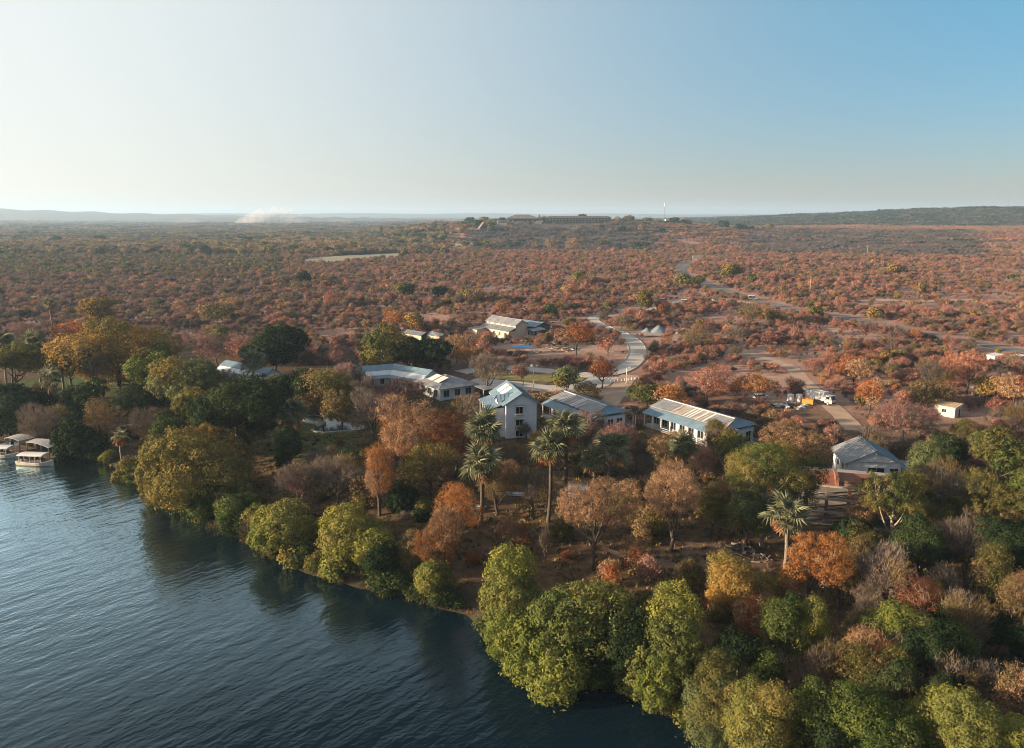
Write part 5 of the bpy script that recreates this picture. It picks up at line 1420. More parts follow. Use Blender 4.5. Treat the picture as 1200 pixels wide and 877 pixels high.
T(378, 422, 490, 82, 'dry', 'brown-olive tree between the two blue roofs')
T(350, 430, 488, 52, 'dark', 'dark tree shading the pool terrace')
T(402, 452, 500, 50, 'dry', 'dull brown tree at the end of the garden path')
T(438, 452, 520, 66, 'mauve', 'pinkish leafless tree in front of the angled blue roof')
T(340, 500, 560, 46, 'dark', 'dark green tree under the blue-green pool palm')
T(375, 522, 560, 40, 'bare', 'leafless shrub on the slope under the pool')
T(118, 344, 388, 42, 'ochre', 'ochre dome tree at the edge of the mauve bush')
T(255, 350, 378, 40, 'dry', 'brown rounded tree at the border of the mauve bush')
T(272, 346, 364, 26, 'tan', 'pale tan tree beside a small green bush')
T(90, 368, 410, 50, 'rust', 'rusty brown tree behind the lawn garden')
T(25, 372, 415, 60, 'mauve', 'greyish brown tree behind the lawn palms')
T(255, 385, 428, 62, 'mauve', 'reddish leafless tree over the hidden blue roofed lodge')
T(290, 392, 430, 46, 'russet', 'red-brown tree beside the dark green dome')
T(400, 405, 440, 40, 'mauve', 'mauve leafless tree behind the pool gardens')
T(468, 440, 492, 64, 'mauve', 'pinkish bare tree hiding the windows of the angled blue roofed wing')
T(495, 448, 486, 48, 'bare', 'bare brown bush against the reception hall', 'mound')
T(545, 456, 496, 56, 'bare', 'leafless brown bush between the reception hall and the white tower house', 'mound')
T(262, 432, 470, 52, 'dry', 'brown bush before the hidden blue roofed lodge', 'mound')
T(320, 440, 480, 56, 'olive', 'olive tree below the hidden blue roofed lodge')
T(100, 440, 492, 60, 'dark', 'dark bush on the lawn edge beneath the grey-green palm', 'mound')
T(160, 445, 500, 66, 'dark', 'dark tree in the shade of the giant ochre tree')
T(30, 448, 500, 60, 'dark', 'dark tree between the lawn and the boats')
T(760, 510, 555, 60, 'bare', 'leafless thicket against the second long block', 'mound')
T(845, 500, 545, 50, 'dry', 'dry brown bush at the verandah of the second long block', 'mound')
# --- beside the roads and on the plain
T(572, 408, 466, 54, 'bare', 'dark leafless tree standing in the car park')
T(612, 425, 452, 30, 'mauve', 'thin leafless tree on the grass island')
T(705, 415, 455, 34, 'rust', 'rust-red tree inside the road bend')
T(664, 430, 470, 36, 'sage', 'sparse pale green tree before the first long block', base=.3)
T(690, 448, 468, 44, 'dry', 'low brown hedge bush at the footpath corner', 'mound')
T(640, 455, 478, 40, 'dry', 'low scrub bush beside the car park lane', 'mound')
T(676, 376, 416, 50, 'rust', 'rust orange tree between the cream farmhouse and the road bend')
T(712, 388, 418, 30, 'russet', 'russet tree inside the curve of the access road')
T(758, 448, 478, 44, 'olive', 'ochre-green bush above the second long block')
T(788, 450, 482, 50, 'orange', 'orange bush above the second long block')
T(830, 425, 470, 60, 'russet', 'russet tree behind the second long block')
T(885, 436, 474, 54, 'orange', 'bright orange-yellow tree beside the rubbish heap')
T(1018, 438, 486, 36, 'rust', 'bright rust tree beside the parked lorry')
T(1000, 415, 452, 44, 'rust', 'orange-brown tree above the bright rust one')
T(1132, 402, 462, 56, 'russet', 'tall russet open tree behind the white shed')
T(1090, 415, 468, 46, 'bare', 'dark bare tree with forked trunk near the white shed')
T(1115, 462, 476, 32, 'tan', 'tan bush overhanging the white shed roof', 'mound')
T(1160, 440, 470, 40, 'ochre', 'ochre tree by the parked cream vehicle')
T(1190, 435, 480, 50, 'rust', 'rusty tree next to the parked cream vehicle')
T(818, 380, 412, 36, 'bare', 'bare dark branching tree on the plain near the sand heap')
T(862, 378, 405, 34, 'bare', 'leafless tree beyond the sand heap')
T(880, 350, 382, 26, 'bare', 'small leafless tree under the main road')
T(752, 340, 372, 22, 'ochre', 'ochre tree with single trunk by the parked vans')
T(778, 348, 372, 20, 'rust', 'rusty tree beside the parked vans')
T(645, 356, 370, 20, 'bright', 'small vivid green bush on the russet plain', 'mound')
T(713, 353, 364, 10, 'bright', 'tiny vivid green bush by the access road', 'mound')
T(475, 328, 352, 22, 'olive', 'yellow-green lone tree on the russet plain')
T(516, 334, 350, 18, 'dark', 'dark green lone bush on the russet plain')
T(357, 317, 336, 20, 'dark', 'dark lone tree near the pale clearing')
T(392, 338, 362, 24, 'russet', 'lone russet tree with visible trunk on the plain')
T(462, 358, 392, 30, 'orange', 'bright orange tree beside the ruined roofs')
T(484, 364, 394, 24, 'ochre', 'golden ochre tree beside the ruined roofs')
T(535, 388, 425, 54, 'tan', 'tan tree between the ruined roofs and the car park')
T(548, 405, 430, 36, 'orange', 'orange bush by the earth bank at the car park')
T(552, 336, 356, 30, 'dry', 'pale brown tree clump on the plain above the ruined roofs')
T(588, 350, 372, 22, 'orange', 'small orange tree behind the cream farmhouse')
T(690, 322, 340, 22, 'rust', 'orange-red tree on the plain toward the lodge hill')
T(668, 330, 350, 22, 'rust', 'red-brown tree on the plain toward the lodge hill')
T(680, 316, 334, 20, 'olive', 'olive tree on the plain toward the lodge hill')
T(800, 318, 336, 26, 'olive', 'dull green tree at the main road bend')
T(815, 322, 338, 22, 'dry', 'brown tree at the main road bend')
T(858, 308, 332, 28, 'ochre', 'ochre tree past the main road bend')
T(1024, 358, 376, 20, 'ochre', 'golden lone tree beyond the sandy track')
T(1048, 308, 322, 24, 'ochre', 'golden tree clump on the far plain below the ridge')
T(918, 333, 346, 12, 'ochre', 'small golden tree near the main road')
T(670, 278, 296, 18, 'tan', 'pinkish tan tree on the lodge hillside')
T(646, 279, 294, 16, 'tan', 'pale tan tree on the lodge hillside')

# --- palms
palm(566, 505, 600, 50, 'tall fan palm, taller of the pair beside the white tower house', 8, 32)
palm(563, 545, 613, 52, 'fan palm with skirt of dead fronds, shorter of the white tower house pair', 18, 30, 'bark_dark')
palm(642, 525, 612, 46, 'fan palm with dark trunk and orange dead skirt on the terrace', 18, 26, 'bark_dark')
palm(665, 502, 606, 48, 'tallest dark-trunked fan palm of the terrace trio', 12, 28, 'bark_dark')
palm(690, 540, 606, 38, 'short fan palm with dangling tan fronds above the white sheets', 16, 22)
palm(714, 525, 602, 48, 'blue-green fan palm in front of the first long block', 12, 30)
palm(800, 524, 590, 40, 'small blue-green palm half hidden by tan trees', 4, 22)
palm(917, 604, 676, 54, 'fan palm with bent pale fronds above the large orange tree', 12, 20)
palm(112, 424, 472, 40, 'tall grey-green palm on the lawn under the giant ochre tree', 12, 28)
palm(62, 444, 484, 32, 'palm with brown skirt standing lowest on the lawn', 14, 26)
palm(78, 424, 476, 26, 'shaggy palm behind the brown-skirted lawn palm', 14, 18)
palm(50, 404, 462, 36, 'blue-green palm at the back of the lawn', 6, 28)
palm(8, 402, 460, 34, 'blue-green palm at the far corner of the lawn', 6, 26)
palm(62, 357, 386, 18, 'lone palm rising from brown bush beyond the lawn', 4, 18)
palm(300, 424, 458, 34, 'pale grey-green palm in front of the hidden blue roofed lodge', 4, 26)
palm(343, 484, 530, 44, 'blue-green palm at the edge of the swimming pool', 4, 28)
palm(145, 512, 545, 26, 'small yellow palm with hanging golden fronds at the river', 22, 10)
# ------------------------------------------------------------------ bush of the plain
FOOTA = np.array(FOOT); TPA = np.array(TREEPOS)
def shrub_mesh(kind, H, Wd, seed, pxm, grain=1.0, nmax=600, shape='round', base=.12):
    global NMAX
    keep = NMAX; NMAX = nmax
    t, c = tree_meshes(kind, H, Wd, np.random.default_rng(seed), pxm, shape, base, grain)
    NMAX = keep
    # join trunk and crown into one mesh with two materials
    def arr(me):
        V = np.empty(len(me.vertices) * 3, np.float32); me.vertices.foreach_get('co', V)
        Fl = np.empty(len(me.loops), np.int32); me.loops.foreach_get('vertex_index', Fl)
        return V.reshape(-1, 3), Fl.reshape(-1, 3)
    V1, F1 = arr(t); V2, F2 = arr(c); v = np.empty(len(F2), np.float32); c.attributes['v'].data.foreach_get('value', v)
    me = mesh_np('shrub', np.concatenate([V1, V2]), [np.concatenate([F1, F2 + len(V1)])], t.materials[0], False, np.concatenate([np.full(len(F1), .4), v]))
    me.materials.append(c.materials[0]); me.materials.append(c.materials[1])
    m2 = np.empty(len(F2), np.int32); c.polygons.foreach_get('material_index', m2)
    mi = np.concatenate([np.zeros(len(F1), np.int32), 1 + m2]); me.polygons.foreach_set('material_index', mi)
    bpy.data.meshes.remove(t); bpy.data.meshes.remove(c)
    return me
def join_meshes(parts, name):
    """parts: list of (mesh, x, y, scale, rot) -> one clump mesh with all their materials"""
    mats = []; Vs, Fs, vs, ms, n0 = [], [], [], [], 0
    for me, x, y, s, a in parts:
        V = np.empty(len(me.vertices) * 3, np.float32); me.vertices.foreach_get('co', V); V = V.reshape(-1, 3)
        Fl = np.empty(len(me.loops), np.int32); me.loops.foreach_get('vertex_index', Fl); v = np.empty(len(me.polygons), np.float32); me.attributes['v'].data.foreach_get('value', v)
        mi = np.empty(len(me.polygons), np.int32); me.polygons.foreach_get('material_index', mi)
        mp = []
        for m in me.materials:
            if m not in mats: mats.append(m)
            mp.append(mats.index(m))
        ca, sa = math.cos(a) * s, math.sin(a) * s
        Vs.append(np.stack([V[:, 0] * ca - V[:, 1] * sa + x, V[:, 0] * sa + V[:, 1] * ca + y, V[:, 2] * s], 1)); Fs.append(Fl.reshape(-1, 3) + n0); n0 += len(V)
        vs.append(np.clip(v + random.uniform(-.25, .25), 0, 1)); ms.append(np.array(mp)[mi])
    me = mesh_np(name, np.concatenate(Vs), [np.concatenate(Fs)], None, False, np.concatenate(vs))
    for m in mats: me.materials.append(m)
    me.polygons.foreach_set('material_index', np.concatenate(ms).astype(np.int32)); return me
def scatter_group(name, meshes):
    c = bpy.data.collections.new(name)
    for i, me in enumerate(meshes): c.objects.link(bpy.data.objects.new('%s_%02d' % (name, i), me))
    return c
def gn_scatter(name, P, idx, rot, scl, coll, label, cat):
    me = bpy.data.meshes.new(name); me.vertices.add(len(P)); me.vertices.foreach_set('co', np.asarray(P, np.float32).ravel())
    for nm, tp, a in (('idx', 'INT', idx), ('rot', 'FLOAT', rot), ('scl', 'FLOAT', scl)):
        at = me.attributes.new(nm, tp, 'POINT'); at.data.foreach_set('value', np.asarray(a, np.int32 if tp == 'INT' else np.float32))
    o = link(name, me); tag(o, label, cat, kind='stuff')
    g = bpy.data.node_groups.new(name, 'GeometryNodeTree'); N, L = g.nodes, g.links
    g.interface.new_socket('Geometry', in_out='INPUT', socket_type='NodeSocketGeometry'); g.interface.new_socket('Geometry', in_out='OUTPUT', socket_type='NodeSocketGeometry')
    gi, go = N.new('NodeGroupInput'), N.new('NodeGroupOutput')
    ci = N.new('GeometryNodeCollectionInfo'); ci.inputs['Collection'].default_value = coll; ci.inputs['Separate Children'].default_value = True; ci.inputs['Reset Children'].default_value = True
    ip = N.new('GeometryNodeInstanceOnPoints'); ip.inputs['Pick Instance'].default_value = True
    def na(n, t):
        q = N.new('GeometryNodeInputNamedAttribute'); q.data_type = t; q.inputs['Name'].default_value = n; return q.outputs['Attribute']
    cx = N.new('ShaderNodeCombineXYZ'); L.new(na('rot', 'FLOAT'), cx.inputs[2])
    L.new(gi.outputs[0], ip.inputs['Points']); L.new(ci.outputs[0], ip.inputs['Instance']); L.new(na('idx', 'INT'), ip.inputs['Instance Index'])
    L.new(cx.outputs[0], ip.inputs['Rotation']); L.new(na('scl', 'FLOAT'), ip.inputs['Scale']); L.new(ip.outputs[0], go.inputs[0])
    md = o.modifiers.new('scatter', 'NODES'); md.node_group = g
    return o
def free(x, y, pad=1.5, trees=.6):
    ok = np.ones(len(x), bool)
    rr = np.hypot(x, y)
    for pts, hw in ROADS:
        for sh in ((0, 5.0, 9.0) if trees >= 0 and pad > 1.2 else (0,)): ok &= seg_dist(x * (1 + sh / rr), y * (1 + sh / rr), pts) > hw + (pad if sh == 0 else -.5)
    for fx, fy, fr in FOOTA: ok &= (x - fx) ** 2 + (y - fy) ** 2 > (fr + pad * .3) ** 2
    for PP in PATCHES: ok &= ~in_poly(x, y, PP)
    if trees > 0:
        for tx, ty, tr in TPA: ok &= (x - tx) ** 2 + (y - ty) ** 2 > (tr * trees) ** 2
    return ok
def polar(n, r0, r1, a0=-.74, a1=.74, pw=2):
    r = (r0 ** pw + rng.random(n) * (r1 ** pw - r0 ** pw)) ** (1 / pw); u = rng.uniform(math.atan(a0), math.atan(a1), n)
    return r * np.sin(u), r * np.cos(u)
NAMES = ['russet', 'mauve', 'rust', 'tan', 'bare', 'slate', 'ochre', 'olive', 'dark', 'orange', 'green', 'sage', 'dry']
def weights(px, py, r):
    """mix of plants by where the point stands (rows: points, columns: NAMES)"""
    W = np.zeros((len(px), len(NAMES))); I = {k: i for i, k in enumerate(NAMES)}
    def setw(mask, **kw):
        W[mask] = 0
        for k, v in kw.items(): W[mask, I[k]] = v
    al = np.ones(len(px), bool)
    setw(al, russet=48, mauve=20, rust=5, tan=8, bare=22, ochre=1.5, olive=1, orange=2, dry=3)
    setw((px < 560) & (py > 300), russet=30, mauve=40, tan=9, bare=16, slate=4, olive=2.5, rust=4, ochre=2, dry=5)
    setw((px < 300) & (py > 308), russet=12, mauve=52, slate=10, bare=14, tan=8, olive=5, dry=6)
    setw((px < 330) & (py > 300) & (py <= 322), olive=22, sage=12, mauve=25, slate=12, tan=14, dry=10)
    setw((px < 520) & (py <= 300), tan=44, olive=14, dark=12, ochre=5, slate=10, mauve=8, dry=10)
    setw((px < 520) & (py <= 283), dark=26, olive=14, slate=26, tan=24, dry=10)
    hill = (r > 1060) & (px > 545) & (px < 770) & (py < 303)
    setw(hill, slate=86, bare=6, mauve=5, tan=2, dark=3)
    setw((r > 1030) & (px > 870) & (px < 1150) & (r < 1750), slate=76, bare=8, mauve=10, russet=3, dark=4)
    setw((r > 1490) & (px > 540) & (px < 800) & (py < 275), green=16, dark=24, olive=22, tan=14, slate=16, ochre=6)
    setw((px > 760) & (r > 2250), dark=64, slate=36)
    return W
def choose(W):
    c = np.cumsum(W / W.sum(1, keepdims=True), 1); return (rng.random((len(W), 1)) > c).sum(1).clip(0, len(NAMES) - 1)
# near bush: single plants
NV = 4
protoN = []
for i, k in enumerate(NAMES):
    for j in range(NV):
        protoN.append(shrub_mesh(k, 3.6 + .5 * j, 4.6 + .5 * j, 100 + i * 10 + j, 2.6, 1.0, 900))
x, y = polar(19000, 178, 460)
s = shore_s(x, y); ok = (s > 84 + 14 * wob(x, y, 26, .9)) & free(x, y)
x, y = x[ok], y[ok]; z = land(x, y); px, py = project(x, y, z)
keepd = (wob(x, y, 11, 5.0) + .6 * wob(x, y, 27, 3.0) + .5 * rng.normal(size=len(x))) > -.45
x, y, z, px, py = x[keepd], y[keepd], z[keepd], px[keepd], py[keepd]
kd = choose(weights(px, py, np.hypot(x, y))); var = kd * NV + rng.integers(0, NV, len(x)); rot = rng.random(len(x)) * 6.28; scl = .22 + .70 * rng.random(len(x)) ** 2.0
big = rng.random(len(x)) < .07; scl[big] *= 1.55
LAB = {'russet': 'russet dry bush of the open plain', 'mauve': 'mauve-brown leafless bush of the open plain', 'rust': 'rust-red leafy bush of the open plain', 'tan': 'pale tan bush of the open plain', 'bare': 'bare grey-brown bush of the open plain',
       'slate': 'slate grey leafless bush of the open plain', 'ochre': 'golden ochre bush of the open plain', 'olive': 'dull olive bush of the open plain', 'dark': 'dark green bush of the open plain', 'orange': 'orange bush of the open plain', 'green': 'green bush of the open plain', 'sage': 'pale sage bush of the open plain', 'dry': 'dry yellowish-brown bush of the open plain'}
MARKS = [(gp(*q), t) for q, t in [((747, 412), 'beside the access road bend'), ((640, 436), 'near the car park'), ((963, 470), 'near the parked lorry'), ((1120, 485), 'around the small cream shed'), ((820, 470), 'behind the longest lodge block'), ((772, 389), 'by the blue-grey gravel heap'),
    ((615, 400), 'around the cream farmhouse'), ((505, 395), 'by the ruined sheds'), ((320, 415), 'behind the dark green dome tree'), ((140, 395), 'behind the giant ochre tree'), ((970, 395), 'along the dark stone wall'), ((1180, 425), 'near the scrub cabins'), ((880, 415), 'along the dirt track'), ((1020, 420), 'between the track and the cabins'),
    ((430, 405), 'behind the angled blue roof'), ((230, 395), 'behind the hidden blue roofed lodge'), ((40, 400), 'behind the lawn palms'), ((1180, 500), 'above the shaded wood'), ((1050, 505), 'above the gabled house'), ((680, 385), 'between the farmhouse and the road'), ((850, 385), 'beyond the tan sand heaps'), ((1080, 395), 'below the main road')]]
def mark(x_, y_): return min(MARKS, key=lambda m: (m[0].x - x_) ** 2 + (m[0].y - y_) ** 2)[1]
order = np.argsort(-scl / np.hypot(x, y) * ((px > 0) & (px < 1200)))
ind = order[:290]
for i in ind:
    k = NAMES[kd[i]]; o = link('bush', protoN[var[i]], None, (x[i], y[i], z[i])); o.rotation_euler = (0, 0, rot[i]); o.scale = (scl[i],) * 3
    lb = ('large ' if scl[i] > 1.0 else 'low ' if scl[i] < .7 else '') + LAB[k].replace(' of the open plain', '') + ' ' + mark(x[i], y[i]); tag(o, lb, 'bush', lb)
rest = np.setdiff1d(np.arange(len(x)), ind)
cN = scatter_group('bush_near', protoN)
gn_scatter('bushland', np.column_stack([x, y, z])[rest], var[rest], rot[rest], scl[rest], cN, 'russet and mauve dry bush covering the near plain', 'bush')
# middle bush: lighter plants
protoM = []
for i, k in enumerate(NAMES):
    for j in range(3): protoM.append(shrub_mesh(k, 3.8 + .7 * j, 4.8 + .6 * j, 500 + i * 10 + j, 1.9, 1.0, 380))
x, y = polar(64000, 440, 1180)
ok = free(x, y, 3.0, 0) & (shore_s(x, y) > 60); x, y = x[ok], y[ok]
k2 = ((wob(x, y, 23, 5.0) + .6 * wob(x, y, 61, 1.0) + .6 * rng.normal(size=len(x))) > -.75) | (x / y < -.2); x, y = x[k2], y[k2]
z = land(x, y); px, py = project(x, y, z); kd = choose(weights(px, py, np.hypot(x, y))); scl = .28 + .68 * rng.random(len(x)) ** 1.9; bg_ = rng.random(len(x)) < .05; scl[bg_] *= 1.6
tallw = (px < 520) & (py < 300); scl[tallw] *= 1.9
gn_scatter('bushland', np.column_stack([x, y, z]), kd * 3 + rng.integers(0, 3, len(x)), rng.random(len(x)) * 6.28, scl, scatter_group('bush_middle', protoM), 'dense russet dry bush covering the middle of the plain', 'bush')
# far bush: clumps
protoF = []
NF = 3
small = [[shrub_mesh(k, 4.6, 6.2, 900 + i * 10 + j, 1.3, 1.0, 130) for j in range(2)] for i, k in enumerate(NAMES)]
for i, k in enumerate(NAMES):
    for j in range(NF):
        parts = []
        for q in range(15):
            kk = i if random.random() < .8 else random.choice([i, 0, 1, 4, 3])
            if k in ('dark', 'green', 'olive', 'sage', 'tan', 'slate') and kk in (0,): kk = i
            if k == 'slate': kk = i
            parts.append((small[kk][q % 2], random.uniform(-13, 13), random.uniform(-13, 13), random.uniform(.6, 1.2), random.random() * 6.28))
        protoF.append(join_meshes(parts, 'clump'))
cF = scatter_group('bush_far', protoF)
x, y = polar(15500, 1130, 3000)
ok = free(x, y, 3, 0); x, y = x[ok], y[ok]; z = land(x, y); px, py = project(x, y, z); r = np.hypot(x, y)
kd = choose(weights(px, py, r)); scl = rng.uniform(.65, 1.0, len(x)); scl[(px < 520)] *= 1.75; scl[(px > 760) & (r > 2250)] *= 1.6
hz_ = (r > 1490) & (px > 540) & (px < 800) & (r < 1750); scl[hz_] *= 1.15
gn_scatter('bushland', np.column_stack([x, y, z]), kd * NF + rng.integers(0, NF, len(x)), rng.random(len(x)) * 6.28, scl, cF, 'far bush and woodland running to the hill and ridge', 'bush')
x, y = polar(8500, 2950, 6200)
z = land(x, y); px, py = project(x, y, z); r = np.hypot(x, y)
kd = choose(weights(px, py, r)); scl = rng.uniform(1.5, 2.4, len(x))
gn_scatter('far_woodland', np.column_stack([x, y, z]), kd * NF + rng.integers(0, NF, len(x)), rng.random(len(x)) * 6.28, scl, cF, 'hazy woodland reaching to the distant hills', 'woodland')

# single tall trees of the far woodland and the lodge hill
BT = {k: [shrub_mesh(k, 8.5 + j, 12.0 + 1.5 * j, 3000 + 17 * j + len(k), 1.1, 1.0, 800, 'round', .2) for j in range(3)] for k in ('tan', 'olive', 'dark', 'ochre', 'dry', 'green', 'slate')}
BL = {'tan': 'pale tan spreading tree', 'olive': 'dull olive spreading tree', 'dark': 'dark green spreading tree', 'ochre': 'golden brown spreading tree', 'dry': 'dry brown spreading tree', 'green': 'green spreading tree', 'slate': 'grey leafless spreading tree'}
def far_trees(n, x0, x1, y0, y1, ks, where, sc0=.7, sc1=1.15):
    for _ in range(n):
        a, b = random.uniform(x0, x1), random.uniform(y0, y1); q = gp(a, b); k = random.choice(ks); f = random.uniform(sc0, sc1)
        if not free(np.array([q.x]), np.array([q.y]), 4, 0)[0]: continue
        o = link('tree', random.choice(BT[k]), None, q); o.scale = (f, f, f * random.uniform(.85, 1.2)); o.rotation_euler = (0, 0, random.random() * 6.28)
        lb = BL[k] + ' ' + where; tag(o, lb, 'tree', lb)
far_trees(42, 0, 330, 286, 300, ['tan', 'tan', 'olive', 'ochre', 'dark', 'tan'], 'in the long tree belt across the plain')
SP = []
def far_pts(n, x0, x1, y0, y1, ks, sc0=.7, sc1=1.15):
    for _ in range(n):
        q = gp(random.uniform(x0, x1), random.uniform(y0, y1))
        if free(np.array([q.x]), np.array([q.y]), 4, 0)[0]: SP.append((q.x, q.y, q.z, random.choice(ks), random.uniform(sc0, sc1)))
far_pts(60, 290, 490, 277, 295, ['tan', 'tan', 'dry', 'olive', 'ochre'])
far_pts(120, 0, 480, 268, 287, ['dark', 'olive', 'tan', 'dry', 'dark', 'slate'], .9, 1.4)
far_pts(40, 455, 600, 273, 287, ['green', 'olive', 'ochre', 'dark', 'tan'], .8, 1.2)
far_pts(30, 590, 780, 274, 292, ['slate', 'tan', 'slate', 'dark', 'slate'], .8, 1.2)
far_pts(60, 0, 300, 300, 325, ['sage', 'olive', 'tan'] if 'sage' in BT else ['olive', 'tan', 'dry'], .35, .6)
for k in range(80):
    d_ = random.uniform(1500, 1660); a = random.choice([random.uniform(540, 800), random.uniform(640, 900)]); xx = (a - 600) * d_ / FPX; SP.append((xx, d_, gh(xx, d_), random.choice(['dark', 'green', 'olive', 'tan', 'ochre', 'dark']), random.uniform(.7, 1.0) if random.random() < .6 else random.uniform(1.1, 1.7)))
for k in range(18):
    d_ = random.uniform(1425, 1462); xx = (random.uniform(590, 730) - 600) * d_ / FPX; SP.append((xx, d_, gh(xx, d_), random.choice(['slate', 'dark', 'tan', 'olive']), random.uniform(.4, .7)))
BK = list(BT); cB = scatter_group('far_tree_set', [m for k in BK for m in BT[k]])
gn_scatter('far_trees', [q[:3] for q in SP], [BK.index(q[3]) * 3 + random.randint(0, 2) for q in SP], [random.random() * 6.28 for q in SP], [q[4] for q in SP], cB, 'mixed tan, olive and dark tall trees of the far woodland and hilltop', 'trees')
for a, kk, f, lb in ((447, 'dark', 1.7, 'dark narrow tree rising above the far woodland'), (440, 'ochre', 1.5, 'broad orange-brown tree beside the dark narrow one'), (458, 'dark', 1.2, 'rounded dark tree next to the broad orange-brown one')):
    q = gp(a, 276); o = link('tree', BT[kk][0], None, q); o.scale = (f, f, f) if a != 447 else (.6, .6, 2.6); tag(o, lb, 'tree')

# ------------------------------------------------------------------ riverside thicket: trees and undergrowth
UMARK = [(gp(*q), t) for q, t in [((50, 500), 'behind the moored boats'), ((130, 520), 'by the small yellow palm'), ((240, 560), 'behind the broad ochre riverbank tree'), ((280, 520), 'below the tall dark tree by the pool'), ((380, 620), 'behind the paired round green trees'), ((400, 540), 'on the slope under the swimming pool'), ((445, 590), 'near the slim bright orange tree'),
    ((520, 650), 'around the twin terrace trees'), ((600, 690), 'behind the largest riverbank trees'), ((570, 560), 'near the tall palm pair'), ((660, 560), 'around the terrace palm trio'), ((760, 560), 'under the second long block'), ((800, 690), 'above the tall lobed green tree'), ((880, 640), 'around the rubble by the bent-frond palm'), ((990, 650), 'at the foot of the unfinished building'), ((1100, 640), 'in the shaded wood below the blue pool'),
    ((1080, 740), 'around the bare red branches'), ((1150, 800), 'above the widest bright green tree'), ((960, 800), 'among the bright green slope trees'), ((880, 860), 'at the lower bank'), ((1160, 720), 'beside the tan twiggy tree'), ((90, 440), 'on the lawn garden'), ((420, 470), 'between the two blue roofs'), ((480, 520), 'below the broad orange-tan tree'), ((1130, 540), 'behind the shaded wood')]]
def umark(x_, y_): return min(UMARK, key=lambda m: (m[0].x - x_) ** 2 + (m[0].y - y_) ** 2)[1]
UL = {'dry': 'dry brown shrub in the riverside undergrowth', 'bare': 'leafless grey-brown shrub in the riverside undergrowth', 'dark': 'dark green shrub in the riverside undergrowth', 'rust': 'rust-brown shrub in the riverside undergrowth', 'tan': 'pale tan shrub in the riverside undergrowth', 'olive': 'olive shrub in the riverside undergrowth', 'mauve': 'mauve leafless shrub in the riverside undergrowth'}
UK = list(UL); protoU = {k: [shrub_mesh(k, 2.6, 3.4, 1500 + i * 10 + j, 5.2, 1.0, 2000, 'mound', .02) for j in range(3)] for i, k in enumerate(UK)}
x, y = polar(5200, 66, 250, -.95, .78)
s = shore_s(x, y); ok = (s > 1.2) & (s < 92) & free(x, y, 1.0, .35); x, y, s = x[ok], y[ok], s[ok]
z = land(x, y); px, py = project(x, y, z)
lawnish = ((px > 0) & (px < 60) & (py < 475) & (py > 448)) | ((px > 350) & (px < 470) & (py > 480) & (py < 520)); open_ = (px > 540) & (px < 880) & (py > 560) & (py < 690)
pr_ = np.where(lawnish, .05, np.where(open_, .3, .75)) * np.where(s < 7, 1.6, 1.0) * np.where((px > 930) & (py > 560), 1.5, 1.0)
kp = (rng.random(len(x)) < pr_ * .42) & (px > -60) & (px < 1260) & (py < 960); x, y, z, px, py, s = x[kp], y[kp], z[kp], px[kp], py[kp], s[kp]
x, y, z, px, py, s = (a[:295] for a in (x, y, z, px, py, s))
for i in range(len(x)):
    if s[i] < 8: k = random.choice(['dark', 'olive', 'dark', 'dry', 'bare'])
    elif px[i] > 930 and py[i] > 560: k = random.choice(['dark', 'bare', 'dark', 'dry', 'rust', 'bare', 'olive'])
    else: k = random.choice(['dry', 'bare', 'dry', 'tan', 'dark', 'mauve', 'rust', 'olive'])
    o = link('shrub', random.choice(protoU[k]), None, (x[i], y[i], z[i] - .05)); f = random.uniform(.45, 1.25); o.scale = (f, f, f * random.uniform(.75, 1.25)); o.rotation_euler = (0, 0, random.random() * 6.28)
    lb = UL[k].replace(' in the riverside undergrowth', '') + ' ' + umark(x[i], y[i]); lb = ('large ' if f > 1.0 else 'low ' if f < .65 else '') + lb; tag(o, lb, 'shrub', lb)
for k_ in range(46):
    t_ = random.uniform(70, 850); ys_ = np.interp(t_, [q[0] for q in shore_px], [q[1] for q in shore_px]); q = gp(t_, ys_ - random.uniform(2, 9)); k = random.choice(['green', 'dark', 'green', 'dark', 'olive', 'bare'])
    if k not in protoU: protoU[k] = [shrub_mesh(k, 2.6, 3.4, 1700 + j, 5.2, 1.0, 2000, 'mound', .02) for j in range(2)]
    o = link('bank_shrub', random.choice(protoU[k]), None, (q.x, q.y, max(q.z - .2, -.2))); f = random.uniform(.9, 1.8); o.scale = (f, f, f * random.uniform(.7, 1.1)); o.rotation_euler = (0, 0, random.random() * 6.28)
    lb = ('large ' if f > 1.2 else '') + {'olive': 'olive', 'dark': 'dark green', 'green': 'green', 'dry': 'dry brown', 'bare': 'leafless'}[k] + ' shrub hanging over the water ' + umark(q.x, q.y); tag(o, lb, 'shrub', lb)
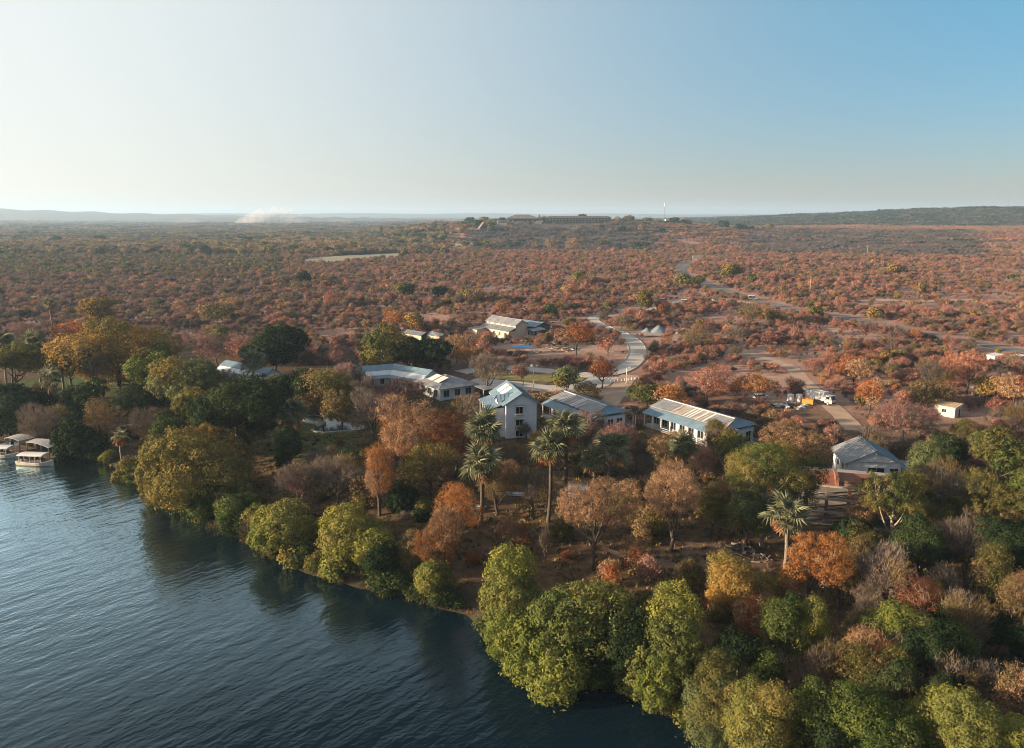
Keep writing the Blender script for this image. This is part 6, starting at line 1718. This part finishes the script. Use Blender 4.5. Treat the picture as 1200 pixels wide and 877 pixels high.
# filler trees of the shaded wood
FT = {'bare': 'bare brown tree among the shaded riverside wood', 'dark': 'dark evergreen tree among the shaded riverside wood', 'dry': 'dull dry leaved tree among the shaded riverside wood', 'mauve': 'mauve-brown leafless tree among the shaded riverside wood'}
protoT = {}
for k in FT:
    protoT[k] = []
    for j in range(2):
        t, c = tree_meshes(k, 8.0, 6.5, np.random.default_rng(2100 + j + len(k) * 7), 6.0); protoT[k].append((t, c))
spots = []
def region(n, x0, x1, y0, y1, ks):
    for _ in range(n): spots.append((random.uniform(x0, x1), random.uniform(y0, y1), random.choice(ks)))
region(22, 985, 1240, 610, 740, ['dark', 'bare', 'dark', 'dry', 'dry']); region(16, 960, 1230, 745, 860, ['bare', 'dark', 'dry']); region(12, 1050, 1240, 500, 600, ['bare', 'dry', 'bare'])
region(13, -130, 150, 470, 515, ['dark', 'dark', 'bare', 'dry']); region(10, 150, 340, 500, 560, ['dark', 'bare', 'dry']); region(5, -120, -10, 420, 480, ['dark', 'dry']); region(8, 340, 470, 455, 480, ['dry', 'mauve', 'bare']); region(8, 460, 640, 500, 560, ['dry', 'bare', 'mauve']); region(7, 720, 860, 520, 580, ['bare', 'dry', 'mauve'])
for a, b, k in spots:
    q = gp(a, b)
    if shore_s(np.array([q.x]), np.array([q.y]))[0] < 3 or not free(np.array([q.x]), np.array([q.y]), .5, .3)[0]: continue
    f = random.uniform(.6, 1.1); lb = ('tall ' if f > .9 else 'small ' if f < .72 else '') + FT[k].replace(' among the shaded riverside wood', '') + ' ' + umark(q.x, q.y); r_ = tag(empty('tree', q), lb, 'tree', lb); r_.scale = (f, f, f * random.uniform(.8, 1.15)); r_.rotation_euler = (0, 0, random.random() * 6.28)
    t, c = random.choice(protoT[k]); link('trunk', t, r_); link('crown', c, r_)
# grass tufts and litter on the near ground
def tuft(seed, m, n=26, h=.45):
    rg = np.random.default_rng(seed); P = np.column_stack([rg.normal(0, .28, n), rg.normal(0, .28, n), rg.uniform(.05, h * .6, n)])
    V, F = cards(P, rg.normal(size=(n, 3)) * [1, 1, .3], rg.uniform(.12, .26, n), 1.3, rg, np.tile([0, 0, 1.0], (n, 1))); return mesh_np('tuft', V, [F], m, False, rg.random(n))
protoG = [tuft(1, 'leaf_dry'), tuft(2, 'leaf_dry'), tuft(3, 'leaf_olive'), tuft(4, 'leaf_rust', 18, .25), tuft(5, 'leaf_twig', 18, .35), tuft(6, 'leaf_dark')]
x, y = polar(40000, 62, 235, -.85, .76); s = shore_s(x, y); ok = (s > .8) & (s < 110) & free(x, y, .2, 0); x, y = x[ok], y[ok]; z = land(x, y); px, py = project(x, y, z)
ok = (px > -40) & (px < 1240) & (py < 910) & ((wob(x, y, 7, 2.2) + rng.normal(size=len(x))) > -.2); x, y, z = x[ok], y[ok], z[ok]
gi_ = rng.choice(6, len(x), p=[.27, .25, .17, .05, .18, .08])
gn_scatter('grass_and_litter', np.column_stack([x, y, z]), gi_, rng.random(len(x)) * 6.28, rng.uniform(.4, 1.1, len(x)), scatter_group('tufts', protoG), 'dry grass tufts and leaf litter on the riverside ground', 'grass')
# reeds along the water's edge
def reed(seed):
    rg = np.random.default_rng(seed); n = 30; P = np.column_stack([rg.normal(0, .35, n), rg.normal(0, .35, n), rg.uniform(.3, 1.0, n)])
    V, F = cards(P, rg.normal(size=(n, 3)) * [1, 1, .1], np.full(n, .06), 9.0, rg, np.tile([0, 0, 1.0], (n, 1))); return mesh_np('reed', V, [F], 'leaf_dry' if seed == 1 else 'leaf_dark', False, rg.random(n))
x, y = polar(60000, 62, 230, -.85, .4); s = shore_s(x, y); ok = (s > -1.2) & (s < 1.6) & ((wob(x, y, 9, 7.7)) > .1); x, y = x[ok][:260], y[ok][:260]; z = np.maximum(land(x, y), -.3)
gn_scatter('reeds', np.column_stack([x, y, z]), rng.integers(0, 4, len(x)), rng.random(len(x)) * 6.28, rng.uniform(.6, 1.3, len(x)), scatter_group('reed_set', [reed(i) for i in range(4)]), 'reeds and dry stalks fringing the water', 'reeds')
